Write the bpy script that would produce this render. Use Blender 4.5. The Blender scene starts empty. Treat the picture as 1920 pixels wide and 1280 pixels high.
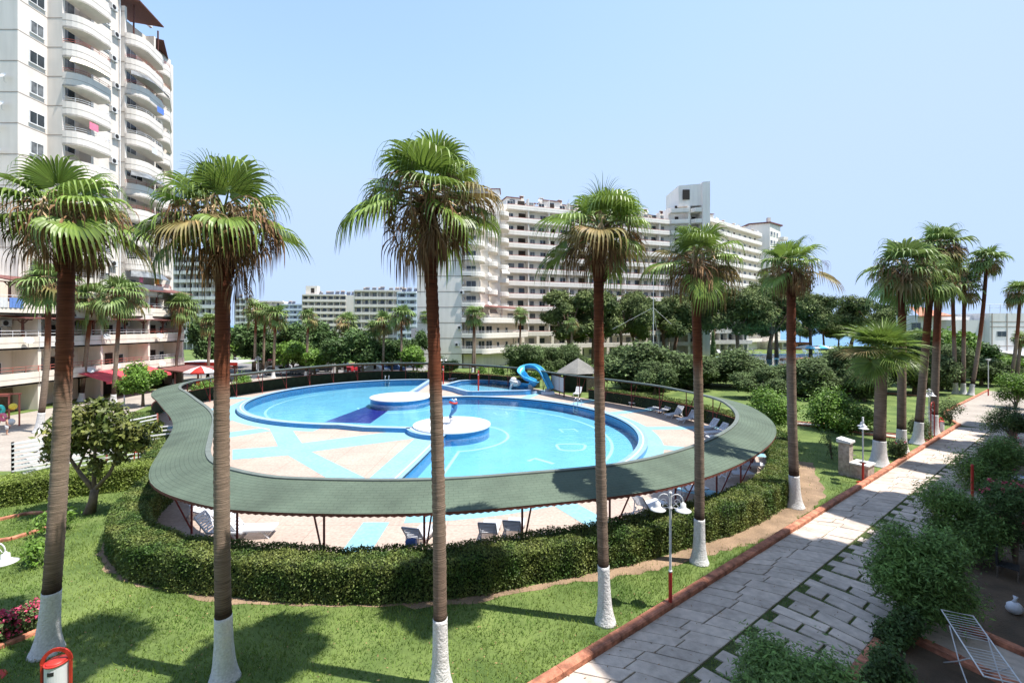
import bpy, math, random
import numpy as np
from mathutils import Vector, Matrix
random.seed(7); rng = np.random.default_rng(7)
S = bpy.context.scene
COL = S.collection
F0, HC, HY = 853.0, 8.0, 610.0          # lens in photo pixels, eye height, horizon row (measured from the photo)
R = math.radians

def G(x, y, z=0.0):                      # photo point lying on height z -> world
    Y = F0*(HC-z)/(y-HY); return (x-960)*Y/F0, Y
def PT(x, y, Y):                         # photo point at distance Y -> world
    return (x-960)*Y/F0, Y, HC-(y-HY)*Y/F0

# ------------------------------------------------------------------ materials
def nd(nt, t, **kw):
    n = nt.nodes.new(t)
    for k, v in kw.items(): setattr(n, k, v)
    return n
def mat(name, col, rough=.7, var=.15, scale=3.0, col2=None, metal=0, spec=.4, bump=0, bscale=None, coords='Object', island=0, trans=0, fine=0, streak=0, joints=0):
    m = bpy.data.materials.new(name); m.use_nodes = True
    nt = m.node_tree; p = nt.nodes['Principled BSDF']; L = nt.links.new
    p.inputs['Roughness'].default_value = rough; p.inputs['Metallic'].default_value = metal
    p.inputs['Specular IOR Level'].default_value = spec
    tc = nd(nt, 'ShaderNodeTexCoord')
    no = nd(nt, 'ShaderNodeTexNoise'); no.inputs['Scale'].default_value = scale; no.inputs['Detail'].default_value = 6
    L(tc.outputs[coords], no.inputs['Vector'])
    rp = nd(nt, 'ShaderNodeValToRGB')
    c1 = tuple(max(0, c*(1-var)) for c in col); c2 = col2 or tuple(min(1, c*(1+var)) for c in col)
    rp.color_ramp.elements[0].position = .35; rp.color_ramp.elements[1].position = .68
    rp.color_ramp.elements[0].color = (*c1, 1); rp.color_ramp.elements[1].color = (*c2, 1)
    L(no.outputs['Fac'], rp.inputs['Fac']); out = rp.outputs['Color']
    if island:
        ge = nd(nt, 'ShaderNodeNewGeometry'); mr = nd(nt, 'ShaderNodeMapRange')
        mr.inputs['To Min'].default_value = 1-island; mr.inputs['To Max'].default_value = 1+island
        L(ge.outputs['Random Per Island'], mr.inputs['Value'])
        mx = nd(nt, 'ShaderNodeVectorMath', operation='SCALE'); L(out, mx.inputs[0]); L(mr.outputs['Result'], mx.inputs['Scale']); out = mx.outputs['Vector']
    if fine:
        n2 = nd(nt, 'ShaderNodeTexNoise'); n2.inputs['Scale'].default_value = fine; n2.inputs['Detail'].default_value = 4
        L(tc.outputs[coords], n2.inputs['Vector'])
        mr = nd(nt, 'ShaderNodeMapRange'); mr.inputs['From Min'].default_value = .3; mr.inputs['From Max'].default_value = .7
        mr.inputs['To Min'].default_value = .82; mr.inputs['To Max'].default_value = 1.12
        L(n2.outputs['Fac'], mr.inputs['Value'])
        mx = nd(nt, 'ShaderNodeVectorMath', operation='SCALE'); L(out, mx.inputs[0]); L(mr.outputs['Result'], mx.inputs['Scale']); out = mx.outputs['Vector']
    if streak:                                     # weather streaks running down walls
        mp = nd(nt, 'ShaderNodeMapping'); mp.inputs['Scale'].default_value = (1.1, 1.1, .12); L(tc.outputs[coords], mp.inputs['Vector'])
        n3 = nd(nt, 'ShaderNodeTexNoise'); n3.inputs['Scale'].default_value = 1.6; n3.inputs['Detail'].default_value = 7; L(mp.outputs[0], n3.inputs['Vector'])
        mr = nd(nt, 'ShaderNodeMapRange'); mr.inputs['From Min'].default_value = .3; mr.inputs['From Max'].default_value = .6; mr.inputs['To Min'].default_value = 1-streak; mr.inputs['To Max'].default_value = 1.03
        L(n3.outputs['Fac'], mr.inputs['Value']); mx = nd(nt, 'ShaderNodeVectorMath', operation='SCALE'); L(out, mx.inputs[0]); L(mr.outputs['Result'], mx.inputs['Scale']); out = mx.outputs['Vector']
    if joints:                                     # slab joints
        br = nd(nt, 'ShaderNodeTexBrick'); br.inputs['Scale'].default_value = 1; br.inputs['Brick Width'].default_value = joints; br.inputs['Row Height'].default_value = joints; br.offset = 0; br.inputs['Mortar Size'].default_value = .012
        br.inputs['Color1'].default_value = (1, 1, 1, 1); br.inputs['Color2'].default_value = (.94, .94, .94, 1); br.inputs['Mortar'].default_value = (.62, .6, .58, 1); L(tc.outputs[coords], br.inputs['Vector'])
        mx = nd(nt, 'ShaderNodeVectorMath', operation='MULTIPLY'); L(out, mx.inputs[0]); L(br.outputs['Color'], mx.inputs[1]); out = mx.outputs['Vector']
    L(out, p.inputs['Base Color'])
    if bump:
        nb = nd(nt, 'ShaderNodeTexNoise'); nb.inputs['Scale'].default_value = bscale or scale*8; nb.inputs['Detail'].default_value = 5
        L(tc.outputs[coords], nb.inputs['Vector'])
        b = nd(nt, 'ShaderNodeBump'); b.inputs['Strength'].default_value = bump; b.inputs['Distance'].default_value = .05
        L(nb.outputs['Fac'], b.inputs['Height']); L(b.outputs['Normal'], p.inputs['Normal'])
    if trans:
        tr = nd(nt, 'ShaderNodeBsdfTranslucent'); L(out, tr.inputs['Color'])
        ms = nd(nt, 'ShaderNodeMixShader'); ms.inputs['Fac'].default_value = trans
        L(p.outputs['BSDF'], ms.inputs[1]); L(tr.outputs['BSDF'], ms.inputs[2])
        L(ms.outputs['Shader'], nt.nodes['Material Output'].inputs['Surface'])
    return m
def zramp(name, stops, rough=.8, noise=.35, nscale=4, rings=0, ringfreq=40, fine=0):   # colour by height above the thing's base
    m = mat(name, (.3, .3, .3), rough, spec=.2); nt = m.node_tree; L = nt.links.new
    p = nt.nodes['Principled BSDF']; tc = nd(nt, 'ShaderNodeTexCoord'); sx = nd(nt, 'ShaderNodeSeparateXYZ')
    L(tc.outputs['Object'], sx.inputs[0])
    no = nd(nt, 'ShaderNodeTexNoise'); no.inputs['Scale'].default_value = nscale; no.inputs['Detail'].default_value = 6
    L(tc.outputs['Object'], no.inputs['Vector'])
    ma = nd(nt, 'ShaderNodeMath', operation='MULTIPLY_ADD'); ma.inputs[1].default_value = noise*2
    L(no.outputs['Fac'], ma.inputs[0]); L(sx.outputs['Z'], ma.inputs[2])
    mr = nd(nt, 'ShaderNodeMapRange'); mr.inputs['From Max'].default_value = stops[-1][0]; L(ma.outputs[0], mr.inputs['Value'])
    rp = nd(nt, 'ShaderNodeValToRGB'); e = rp.color_ramp.elements
    while len(e) < len(stops): e.new(.5)
    for i, (z, c) in enumerate(stops): e[i].position = z/stops[-1][0]; e[i].color = (*c, 1)
    L(mr.outputs[0], rp.inputs['Fac']); out = rp.outputs['Color']
    n2 = nd(nt, 'ShaderNodeTexNoise'); n2.inputs['Scale'].default_value = 1; n2.inputs['Detail'].default_value = 8
    mp = nd(nt, 'ShaderNodeMapping'); mp.inputs['Scale'].default_value = (2.5, 2.5, ringfreq); L(tc.outputs['Object'], mp.inputs['Vector']); L(mp.outputs[0], n2.inputs['Vector'])
    m2 = nd(nt, 'ShaderNodeMapRange'); m2.inputs['From Min'].default_value = .3; m2.inputs['From Max'].default_value = .7; m2.inputs['To Min'].default_value = 1-rings; m2.inputs['To Max'].default_value = 1+rings
    L(n2.outputs['Fac'], m2.inputs['Value'])
    mx = nd(nt, 'ShaderNodeVectorMath', operation='SCALE'); L(out, mx.inputs[0]); L(m2.outputs[0], mx.inputs['Scale'])
    L(mx.outputs['Vector'], p.inputs['Base Color'])
    b = nd(nt, 'ShaderNodeBump'); b.inputs['Strength'].default_value = .7; b.inputs['Distance'].default_value = .03
    L(n2.outputs['Fac'], b.inputs['Height']); L(b.outputs['Normal'], p.inputs['Normal'])
    return m
M = {}
M['wall'] = mat('warm_white_render', (.69, .635, .575), .85, .04, .25, streak=.07)
M['wall_mid'] = mat('cream_render_far', (.8, .745, .68), .85, .03, .2, streak=.06)
M['wall2'] = mat('cream_render', (.72, .645, .56), .85, .05, .3, streak=.1)
M['white_wall'] = mat('white_render', (.68, .66, .64), .8, .03, .3, streak=.1)
M['pale_blue_wall'] = mat('pale_blue_render', (.62, .66, .74), .8, .06, .4)
M['groove'] = mat('groove_shadow_brown', (.3, .24, .2), .9, .1)
M['glass'] = mat('window_glass', (.035, .045, .055), .12, .3, .7, spec=.6)
M['curtain'] = mat('curtained_glass', (.16, .17, .18), .3, .5, 1.5)
M['solar'] = mat('solar_panel', (.05, .06, .09), .25, .2)
M['dark'] = mat('dark_opening', (.03, .022, .018), .8, .3)
M['frame_white'] = mat('white_frame', (.7, .7, .7), .5, .05)
M['brown_wood'] = mat('brown_timber', (.1, .035, .025), .7, .25, 6)
M['brown_roof'] = mat('brown_roof_sheet', (.16, .06, .05), .7, .2, 2)
M['red_paint'] = mat('red_paint', (.42, .03, .02), .45, .15, 5)
M['dark_red'] = mat('dark_red_steel', (.2, .03, .025), .5, .2, 5)
M['rail_red'] = mat('pale_red_rail', (.42, .12, .09), .6, .15, 3)
M['rail_white'] = mat('white_rail', (.68, .68, .7), .45, .05)
M['white_paint'] = mat('white_gloss_paint', (.6, .6, .6), .35, .05, 4)
M['plastic'] = mat('white_plastic', (.6, .615, .65), .4, .05, 3)
M['metal'] = mat('steel', (.6, .6, .62), .25, .05, metal=1)
M['ridge'] = mat('grey_green_cap', (.12, .14, .125), .7, .1)
M['grey'] = mat('grey_metal', (.3, .31, .32), .5, .1)
M['black'] = mat('black_rubber', (.02, .02, .022), .6, .2)
M['awning'] = mat('awning_cream_cloth', (.68, .62, .5), .9, .08)
M['awning_red'] = mat('awning_red_cloth', (.55, .06, .08), .8, .12, 1.2)
M['curb'] = mat('terracotta_curb', (.43, .17, .1), .8, .35, 3.5, bump=.4, bscale=30, fine=7, island=.12)
M['path'] = mat('stone_slab', (.5, .42, .355), .85, .16, .8, bump=.35, bscale=25, fine=5, island=.12)
M['pave'] = mat('plain_concrete_paving', (.32, .28, .24), .9, .12, .5, fine=6)
M['asphalt'] = mat('asphalt', (.18, .17, .165), .9, .15, .4)
M['deck'] = mat('peach_concrete', (.4, .315, .262), .85, .06, .45, fine=8, joints=2.6, streak=0, bump=.1, bscale=40)
M['deck_blue'] = mat('cyan_deck_paint', (.2, .395, .48), .7, .06, .6, fine=6)
M['rim'] = mat('pool_rim_tile', (.22, .35, .5), .35, .06, 2)
M['rim_white'] = mat('white_rim_tile', (.5, .54, .58), .4, .04)
M['rim_side'] = mat('deep_blue_tile', (.05, .24, .52), .3, .12, 5)
M['rim_gap_shade'] = mat('black_rim_gap_shade', (.015, .03, .05), .5, .2)  # black colour stands in for shade in the gap under the rim
M['pool_floor'] = mat('pool_floor_tile', (.14, .42, .6), .4, .08, .5)
M['pool_line'] = mat('pale_floor_line', (.36, .68, .8), .4, .03)
M['navy'] = mat('navy_pool_tile', (.012, .015, .2), .4, .1)
M['soil'] = mat('dry_soil', (.25, .17, .108), .95, .25, 1.2, bump=.5, bscale=20, fine=15)
M['moss'] = mat('moss_soil', (.07, .09, .03), .95, .4, 6, bump=.5, bscale=30)
M['dark_soil'] = mat('garden_soil', (.1, .07, .045), .95, .3, 1.2, bump=.5, bscale=20)
M['lawn'] = mat('lawn_ground', (.09, .15, .03), .95, .3, .55, col2=(.15, .2, .05), bump=.6, bscale=30, fine=9)
M['grass'] = mat('grass_blades', (.135, .265, .035), .7, .3, .45, col2=(.25, .32, .07), island=.35, trans=.35, fine=1.1)
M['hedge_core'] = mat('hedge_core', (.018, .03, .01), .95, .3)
M['hedge_leaf'] = mat('hedge_leaf', (.085, .17, .03), .6, .3, 1.3, col2=(.2, .23, .06), island=.55, trans=.3)
M['leaf_dark'] = mat('dark_leaf', (.075, .135, .035), .65, .35, .8, island=.45, trans=.2)
M['leaf_citrus'] = mat('citrus_leaf', (.105, .15, .055), .7, .35, .7, island=.5, trans=.2, spec=.2)
M['leaf_bright'] = mat('bright_leaf', (.14, .25, .035), .55, .3, .9, island=.4, trans=.3)
M['leaf_yellow'] = mat('yellow_green_leaf', (.2, .26, .05), .55, .3, .9, island=.4, trans=.3)
M['leaf_magnolia'] = mat('magnolia_leaf', (.085, .14, .025), .5, .4, 1.2, col2=(.2, .2, .05), island=.5, trans=.2, spec=.3)
M['leaf_pine'] = mat('pine_needles', (.075, .12, .035), .8, .35, .5, col2=(.15, .19, .055), island=.4, trans=.15)
M['leaf_willow'] = mat('willow_leaf', (.16, .27, .065), .6, .3, .9, island=.45, trans=.3)
M['flower_pink'] = mat('pink_petals', (.58, .07, .15), .6, .25, 3, island=.3)
M['bark'] = mat('grey_brown_bark', (.17, .125, .09), .9, .3, 5, bump=.6, bscale=14)
M['pine_bark'] = mat('pine_bark', (.14, .09, .06), .95, .3, 3, bump=.6, bscale=10)
M['trunk'] = zramp('palm_trunk', [(0, (.035, .02, .015)), (1.95, (.04, .024, .016)), (2.35, (.17, .12, .09)), (4.5, (.24, .18, .135)), (6.6, (.22, .15, .105)), (7.3, (.17, .055, .026)), (9.5, (.11, .034, .017)), (12, (.08, .03, .016))], .85, .4, 2.0, rings=.5, ringfreq=70)
M['lime'] = mat('whitewash', (.62, .61, .6), .9, .06, 6, bump=.6, bscale=22, fine=25)
M['frond'] = mat('palm_frond', (.18, .265, .05), .42, .25, .8, island=.3, trans=.3, spec=.45)
M['frond_pale'] = mat('palm_frond_pale', (.19, .27, .08), .5, .25, .8, island=.3, trans=.25)
M['dry_frond'] = mat('yellowing_frond', (.22, .22, .06), .6, .3, 1.2, col2=(.3, .2, .08), island=.35, trans=.2)
M['dead'] = mat('dead_frond', (.22, .11, .05), .85, .4, 1.5, col2=(.36, .22, .11), island=.45, trans=.1)
M['dead_pale'] = mat('dry_flower_stalk', (.42, .3, .17), .85, .3, 1.5, island=.4)
M['shingle_red'] = mat('red_brown_eave', (.16, .05, .035), .8, .2, 6)
M['net'] = mat('dark_green_screen', (.018, .03, .014), .95, .3, 2)
M['sea'] = mat('sea_water', (.06, .2, .38), .25, .1, .02, spec=.5)
M['stone'] = mat('mottled_stone', (.4, .33, .28), .85, .3, 6, bump=.4, bscale=12)
M['slide'] = mat('slide_blue_fibreglass', (.04, .24, .5), .3, .15, 2)
M['slide_in'] = mat('slide_pale_blue', (.08, .42, .66), .3, .12, 2)
M['statue_blue'] = mat('statue_blue', (.04, .18, .4), .35, .1, 3)
M['skin'] = mat('skin', (.45, .25, .17), .6, .05)
M['hair'] = mat('dark_hair', (.03, .02, .015), .6, .2)
for n, c in (('orange', (.75, .25, .03)), ('teal', (.05, .55, .5)), ('yellow', (.8, .6, .06)), ('pink', (.8, .2, .3)), ('blue_cloth', (.12, .22, .5)), ('green_sign', (.2, .6, .12)), ('towel_blue', (.1, .2, .55)), ('car_black', (.02, .021, .025)), ('car_red', (.35, .02, .03)), ('car_white', (.75, .75, .75)), ('car_grey', (.09, .1, .11)), ('car_blue', (.06, .13, .35))):
    M[n] = mat(n, c, .3 if 'car' in n else .5, .05, 2, spec=.6 if 'car' in n else .4)
# shingles on the walkway roof (uses its UVs in metres)
def shingle(name, col, hue2):
    m = mat(name, col, .85, .1, .5); nt = m.node_tree; L = nt.links.new; p = nt.nodes['Principled BSDF']
    tc = nd(nt, 'ShaderNodeTexCoord'); br = nd(nt, 'ShaderNodeTexBrick')
    L(tc.outputs['UV'], br.inputs['Vector']); br.inputs['Scale'].default_value = 1
    br.inputs['Brick Width'].default_value = .3; br.inputs['Row Height'].default_value = .15; br.inputs['Mortar Size'].default_value = .012
    br.inputs['Color1'].default_value = (*col, 1); br.inputs['Color2'].default_value = (*hue2, 1); br.inputs['Mortar'].default_value = (col[0]*.84, col[1]*.84, col[2]*.84, 1)
    no = nd(nt, 'ShaderNodeTexNoise'); no.inputs['Scale'].default_value = .6; no.inputs['Detail'].default_value = 7; L(tc.outputs['Object'], no.inputs['Vector'])
    mr = nd(nt, 'ShaderNodeMapRange'); mr.inputs['From Min'].default_value = .3; mr.inputs['From Max'].default_value = .7; mr.inputs['To Min'].default_value = .74; mr.inputs['To Max'].default_value = 1.2
    L(no.outputs['Fac'], mr.inputs['Value']); mx = nd(nt, 'ShaderNodeVectorMath', operation='SCALE'); L(br.outputs['Color'], mx.inputs[0]); L(mr.outputs[0], mx.inputs['Scale'])
    L(mx.outputs['Vector'], p.inputs['Base Color'])
    b = nd(nt, 'ShaderNodeBump'); b.inputs['Strength'].default_value = .6; b.inputs['Distance'].default_value = .02; b.invert = True
    L(br.outputs['Fac'], b.inputs['Height']); L(b.outputs['Normal'], p.inputs['Normal']); return m
M['shingle'] = shingle('green_shingle', (.078, .107, .076), (.085, .114, .081))
M['shingle_grey'] = shingle('grey_shingle', (.17, .165, .15), (.2, .19, .17))
def water_mat():
    m = bpy.data.materials.new('pool_water'); m.use_nodes = True; nt = m.node_tree; nt.nodes.clear(); L = nt.links.new
    o = nd(nt, 'ShaderNodeOutputMaterial'); t = nd(nt, 'ShaderNodeBsdfTransparent'); t.inputs['Color'].default_value = (.93, .99, 1, 1)
    g = nd(nt, 'ShaderNodeBsdfGlossy'); g.inputs['Roughness'].default_value = .03; fr = nd(nt, 'ShaderNodeFresnel'); fr.inputs['IOR'].default_value = 1.33
    tc = nd(nt, 'ShaderNodeTexCoord'); no = nd(nt, 'ShaderNodeTexNoise'); no.inputs['Scale'].default_value = 2.2; no.inputs['Detail'].default_value = 3
    L(tc.outputs['Object'], no.inputs['Vector']); b = nd(nt, 'ShaderNodeBump'); b.inputs['Strength'].default_value = .22; b.inputs['Distance'].default_value = .1
    L(no.outputs['Fac'], b.inputs['Height']); L(b.outputs['Normal'], g.inputs['Normal']); L(b.outputs['Normal'], fr.inputs['Normal'])
    mx = nd(nt, 'ShaderNodeMixShader'); L(fr.outputs[0], mx.inputs[0]); L(t.outputs[0], mx.inputs[1]); L(g.outputs[0], mx.inputs[2]); L(mx.outputs[0], o.inputs['Surface']); return m
M['water'] = water_mat()

# ------------------------------------------------------------------ building blocks
def link_mesh(name, me, parent=None, loc=(0, 0, 0), rz=0, scale=None):
    o = bpy.data.objects.new(name, me); COL.objects.link(o); o.location = loc; o.rotation_euler.z = rz
    if scale is not None: o.scale = scale if hasattr(scale, '__len__') else (scale,)*3
    if parent: o.parent = parent
    return o
def raw_mesh(name, V, Fc, mats, mi=None, smooth=False, uv=None):
    me = bpy.data.meshes.new(name); V = np.asarray(V, dtype=np.float32)
    if isinstance(Fc, np.ndarray):
        n, k = Fc.shape; me.vertices.add(len(V)); me.vertices.foreach_set('co', V.ravel())
        me.loops.add(n*k); me.loops.foreach_set('vertex_index', Fc.astype(np.int32).ravel())
        me.polygons.add(n); me.polygons.foreach_set('loop_start', np.arange(0, n*k, k, dtype=np.int32))
        me.update(calc_edges=True)
    else: me.from_pydata(V.tolist(), [], Fc)
    for m in (mats if isinstance(mats, (list, tuple)) else [mats]): me.materials.append(m)
    if mi is not None: me.polygons.foreach_set('material_index', np.asarray(mi, dtype=np.int32))
    if smooth: me.polygons.foreach_set('use_smooth', np.ones(len(me.polygons), dtype=bool))
    if uv is not None:
        l = me.uv_layers.new(name='UVMap'); idx = np.zeros(len(me.loops), dtype=np.int32); me.loops.foreach_get('vertex_index', idx)
        l.data.foreach_set('uv', np.asarray(uv, dtype=np.float32)[idx].ravel())
    me.validate(); return me
class MB:
    def __init__(s): s.v = []; s.f = []; s.m = []; s.T = None
    def add(s, vs, fs, mi=0):
        b = len(s.v)
        if s.T is not None: vs = [tuple(s.T @ Vector(v)) for v in vs]
        s.v += [tuple(v) for v in vs]; s.f += [tuple(b+i for i in f) for f in fs]; s.m += [mi]*len(fs); return s
    def box(s, x0, x1, y0, y1, z0, z1, mi=0):
        return s.add([(x0,y0,z0),(x1,y0,z0),(x1,y1,z0),(x0,y1,z0),(x0,y0,z1),(x1,y0,z1),(x1,y1,z1),(x0,y1,z1)],
                     [(3,2,1,0),(4,5,6,7),(0,1,5,4),(1,2,6,5),(2,3,7,6),(3,0,4,7)], mi)
    def bar(s, p, q, w, h=None, mi=0, up=(0, 0, 1)):            # rectangular bar between two points
        p, q = Vector(p), Vector(q); d = (q-p).normalized(); u = Vector(up)
        if abs(d.dot(u)) > .98: u = Vector((1, 0, 0))
        a = d.cross(u).normalized()*w/2; b = a.cross(d).normalized()*(h or w)/2
        return s.add([p-a-b, p+a-b, p+a+b, p-a+b, q-a-b, q+a-b, q+a+b, q-a+b], [(3,2,1,0),(4,5,6,7),(0,1,5,4),(1,2,6,5),(2,3,7,6),(3,0,4,7)], mi)
    def prism(s, poly, z0, z1, mi=0, mi_top=None):
        n = len(poly); vs = [(x, y, z0) for x, y in poly]+[(x, y, z1) for x, y in poly]
        s.add(vs, [tuple(range(n-1, -1, -1))]+[(i, (i+1) % n, n+(i+1) % n, n+i) for i in range(n)], mi)
        return s.add(vs[n:], [tuple(range(n))], mi if mi_top is None else mi_top)
    def tube(s, pts, r, n=8, mi=0, cap=True):
        pts = [Vector(p) for p in pts]; k = len(pts); rs = r if hasattr(r, '__len__') else [r]*k
        vs = []; ref = None
        for i, p in enumerate(pts):
            d = (pts[min(i+1, k-1)]-pts[max(i-1, 0)]).normalized()
            if ref is None: ref = Vector((1, 0, 0)) if abs(d.x) < .9 else Vector((0, 1, 0))
            a = (ref-d*ref.dot(d)).normalized(); b = d.cross(a); ref = a
            vs += [p+(a*math.cos(t)+b*math.sin(t))*rs[i] for t in (2*math.pi*j/n for j in range(n))]
        fs = [(i*n+j, i*n+(j+1) % n, (i+1)*n+(j+1) % n, (i+1)*n+j) for i in range(k-1) for j in range(n)]
        if cap: fs += [tuple(range(n-1, -1, -1)), tuple((k-1)*n+j for j in range(n))]
        return s.add(vs, fs, mi)
    def lathe(s, prof, c=(0, 0, 0), n=16, mi=0):                 # prof: (radius, z)
        vs = [(c[0]+r*math.cos(2*math.pi*j/n), c[1]+r*math.sin(2*math.pi*j/n), c[2]+z) for r, z in prof for j in range(n)]
        fs = [(i*n+j, i*n+(j+1) % n, (i+1)*n+(j+1) % n, (i+1)*n+j) for i in range(len(prof)-1) for j in range(n)]
        fs += [tuple(range(n-1, -1, -1)), tuple((len(prof)-1)*n+j for j in range(n))]
        return s.add(vs, fs, mi)
    def torus(s, c, R1, r, n=20, k=8, mi=0, ax=None):
        vs = []; X = Vector((1,0,0)); Y = Vector((0,1,0)); Z = Vector((0,0,1))
        if ax is not None: Z = Vector(ax).normalized(); X = Z.orthogonal().normalized(); Y = Z.cross(X)
        for i in range(n):
            a = 2*math.pi*i/n; rad = X*math.cos(a)+Y*math.sin(a)
            for j in range(k):
                b = 2*math.pi*j/k; vs.append(Vector(c)+rad*(R1+r*math.cos(b))+Z*r*math.sin(b))
        return s.add(vs, [(i*k+j, ((i+1) % n)*k+j, ((i+1) % n)*k+(j+1) % k, i*k+(j+1) % k) for i in range(n) for j in range(k)], mi)
    def ball(s, c, r, mi=0, n=12, k=8, sc=(1, 1, 1)):
        vs = [(c[0]+sc[0]*r*math.sin(math.pi*i/k)*math.cos(2*math.pi*j/n), c[1]+sc[1]*r*math.sin(math.pi*i/k)*math.sin(2*math.pi*j/n), c[2]-sc[2]*r*math.cos(math.pi*i/k)) for i in range(k+1) for j in range(n)]
        return s.add(vs, [(i*n+j, i*n+(j+1) % n, (i+1)*n+(j+1) % n, (i+1)*n+j) for i in range(k) for j in range(n)], mi)
    def strip(s, path, w0, w1, z0, z1, mi=0, closed=False):      # vertical-sided band along a 2-D path, offsets w0..w1 to its left
        A = off(path, w0, closed); B = off(path, w1, closed); n = len(path)
        vs = [(x, y, z0) for x, y in A]+[(x, y, z0) for x, y in B]+[(x, y, z1) for x, y in A]+[(x, y, z1) for x, y in B]
        fs = []
        for i in range(n if closed else n-1):
            j = (i+1) % n
            fs += [(2*n+i, 3*n+i, 3*n+j, 2*n+j), (i, j, n+j, n+i), (i, 2*n+i, 2*n+j, j), (n+i, n+j, 3*n+j, 3*n+i)]
        if not closed: fs += [(0, n, 3*n, 2*n), (n-1, 3*n-1, 4*n-1, 2*n-1)]
        return s.add(vs, fs, mi)
    def mesh(s, name, mats, smooth=False): return raw_mesh(name, s.v, s.f, mats, s.m, smooth)
    def build(s, name, mats, parent=None, smooth=False, loc=(0, 0, 0), rz=0): return link_mesh(name, s.mesh(name, mats, smooth), parent, loc, rz)
def off(path, d, closed=False):
    P = np.array(path, float); n = len(P)
    if closed: T = np.roll(P, -1, 0)-np.roll(P, 1, 0)
    else: T = np.gradient(P, axis=0)
    T /= np.linalg.norm(T, axis=1)[:, None]+1e-9
    return (P+np.c_[-T[:, 1], T[:, 0]]*d).tolist()
def resample(pts, step, closed=False, smooth=True):
    P = np.array(pts, float); n = len(P); out = []
    if smooth:
        m = n if closed else n-1
        for i in range(m):
            g = (lambda k: P[k % n]) if closed else (lambda k: P[min(max(k, 0), n-1)])
            a, b, c, d = g(i-1), g(i), g(i+1), g(i+2)
            for t in np.arange(0, 1, .05): out.append(.5*((2*b)+(c-a)*t+(2*a-5*b+4*c-d)*t*t+(3*b-a-3*c+d)*t**3))
        if not closed: out.append(P[-1])
        P = np.array(out)
    Q = np.vstack([P, P[:1]]) if closed else P
    L = np.r_[0, np.cumsum(np.linalg.norm(np.diff(Q, axis=0), axis=1))]; k = max(2, int(round(L[-1]/step)))
    t = np.linspace(0, L[-1], k+1); 
    if closed: t = t[:-1]
    return np.c_[np.interp(t, L, Q[:, 0]), np.interp(t, L, Q[:, 1])].tolist()
def inside(P, poly):
    x, y = P[:, 0], P[:, 1]; r = np.zeros(len(P), bool); n = len(poly)
    for i in range(n):
        (x1, y1), (x2, y2) = poly[i], poly[i-1]
        c = ((y1 > y) != (y2 > y)) & (x < (x2-x1)*(y-y1)/((y2-y1) or 1e-9)+x1); r ^= c
    return r
def tag(o, label, cat, group=None, kind=None):
    o['label'] = label; o['category'] = cat
    if group: o['group'] = group
    if kind: o['kind'] = kind
    return o
def thing(name, loc, label, cat, group=None, rz=0):
    o = bpy.data.objects.new(name, None); COL.objects.link(o); o.location = loc; o.rotation_euler.z = rz; o.empty_display_size = .2
    return tag(o, label, cat, group)
def copy_tree(o, parent=None, loc=None, rz=None, label=None, scale=None):
    c = o.copy(); COL.objects.link(c); c.parent = parent
    for ch in o.children: copy_tree(ch, c)
    if loc is not None: c.location = loc
    if rz is not None: c.rotation_euler.z = rz
    if scale is not None: c.scale = scale if hasattr(scale, '__len__') else (scale,)*3
    if label: c['label'] = label
    return c
def struct(o): o['kind'] = 'structure'; return o
def sheet(name, poly, z, m, kind='structure', hole=None):
    import bmesh
    bm = bmesh.new()
    def loop(p): 
        vs = [bm.verts.new((x, y, z)) for x, y in p]; return [bm.edges.new((vs[i], vs[(i+1) % len(vs)])) for i in range(len(vs))]
    e = loop(poly)
    for h in (hole or []): e += loop(h)
    bmesh.ops.triangle_fill(bm, edges=e, use_beauty=True, use_dissolve=False, normal=(0, 0, 1))
    for f in bm.faces:
        if f.normal.z < 0: f.normal_flip()
    me = bpy.data.meshes.new(name); bm.to_mesh(me); bm.free(); me.materials.append(m)
    o = link_mesh(name, me)
    if kind: o['kind'] = kind
    return o
# ------------------------------------------------------------------ camera, sky, sun
cam = bpy.data.objects.new('camera', bpy.data.cameras.new('camera')); COL.objects.link(cam); S.camera = cam
cam.location = (0, 0, HC); cam.rotation_euler = (R(90), 0, 0)
cam.data.sensor_width = 36; cam.data.lens = 36*F0/1920; cam.data.shift_y = -(640-HY)/1920; cam.data.clip_end = 12000; cam.data.clip_start = .05
SUN = Vector((3.4, -.75, 8.0)).normalized()
w = bpy.data.worlds.new('World'); S.world = w; w.use_nodes = True; nt = w.node_tree
sky = nt.nodes.new('ShaderNodeTexSky'); sky.sky_type = 'NISHITA'; sky.sun_disc = False
sky.sun_elevation = math.asin(SUN.z); sky.sun_rotation = math.atan2(SUN.x, SUN.y)
sky.altitude = 0; sky.air_density = 1.0; sky.dust_density = .6; sky.ozone_density = 2.0
sp_ = nt.nodes.new('ShaderNodeSeparateColor'); cb_ = nt.nodes.new('ShaderNodeCombineColor'); nt.links.new(sky.outputs[0], sp_.inputs[0])
for i_, cap in enumerate((1.38, 1.94, 2.4)):
    mn = nt.nodes.new('ShaderNodeMath'); mn.operation = 'SMOOTH_MIN'; mn.inputs[1].default_value = cap; mn.inputs[2].default_value = .9
    nt.links.new(sp_.outputs[i_], mn.inputs[0]); tn = nt.nodes.new('ShaderNodeMath'); tn.operation = 'MULTIPLY'; tn.inputs[1].default_value = (.93, .872, 1.02)[i_]; nt.links.new(mn.outputs[0], tn.inputs[0]); nt.links.new(tn.outputs[0], cb_.inputs[i_])
nt.links.new(cb_.outputs[0], nt.nodes['Background'].inputs['Color']); nt.nodes['Background'].inputs['Strength'].default_value = .15
sl = bpy.data.lights.new('sun', 'SUN'); sl.energy = 2.85; sl.angle = R(.5); sl.color = (1, .955, .89)
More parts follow.
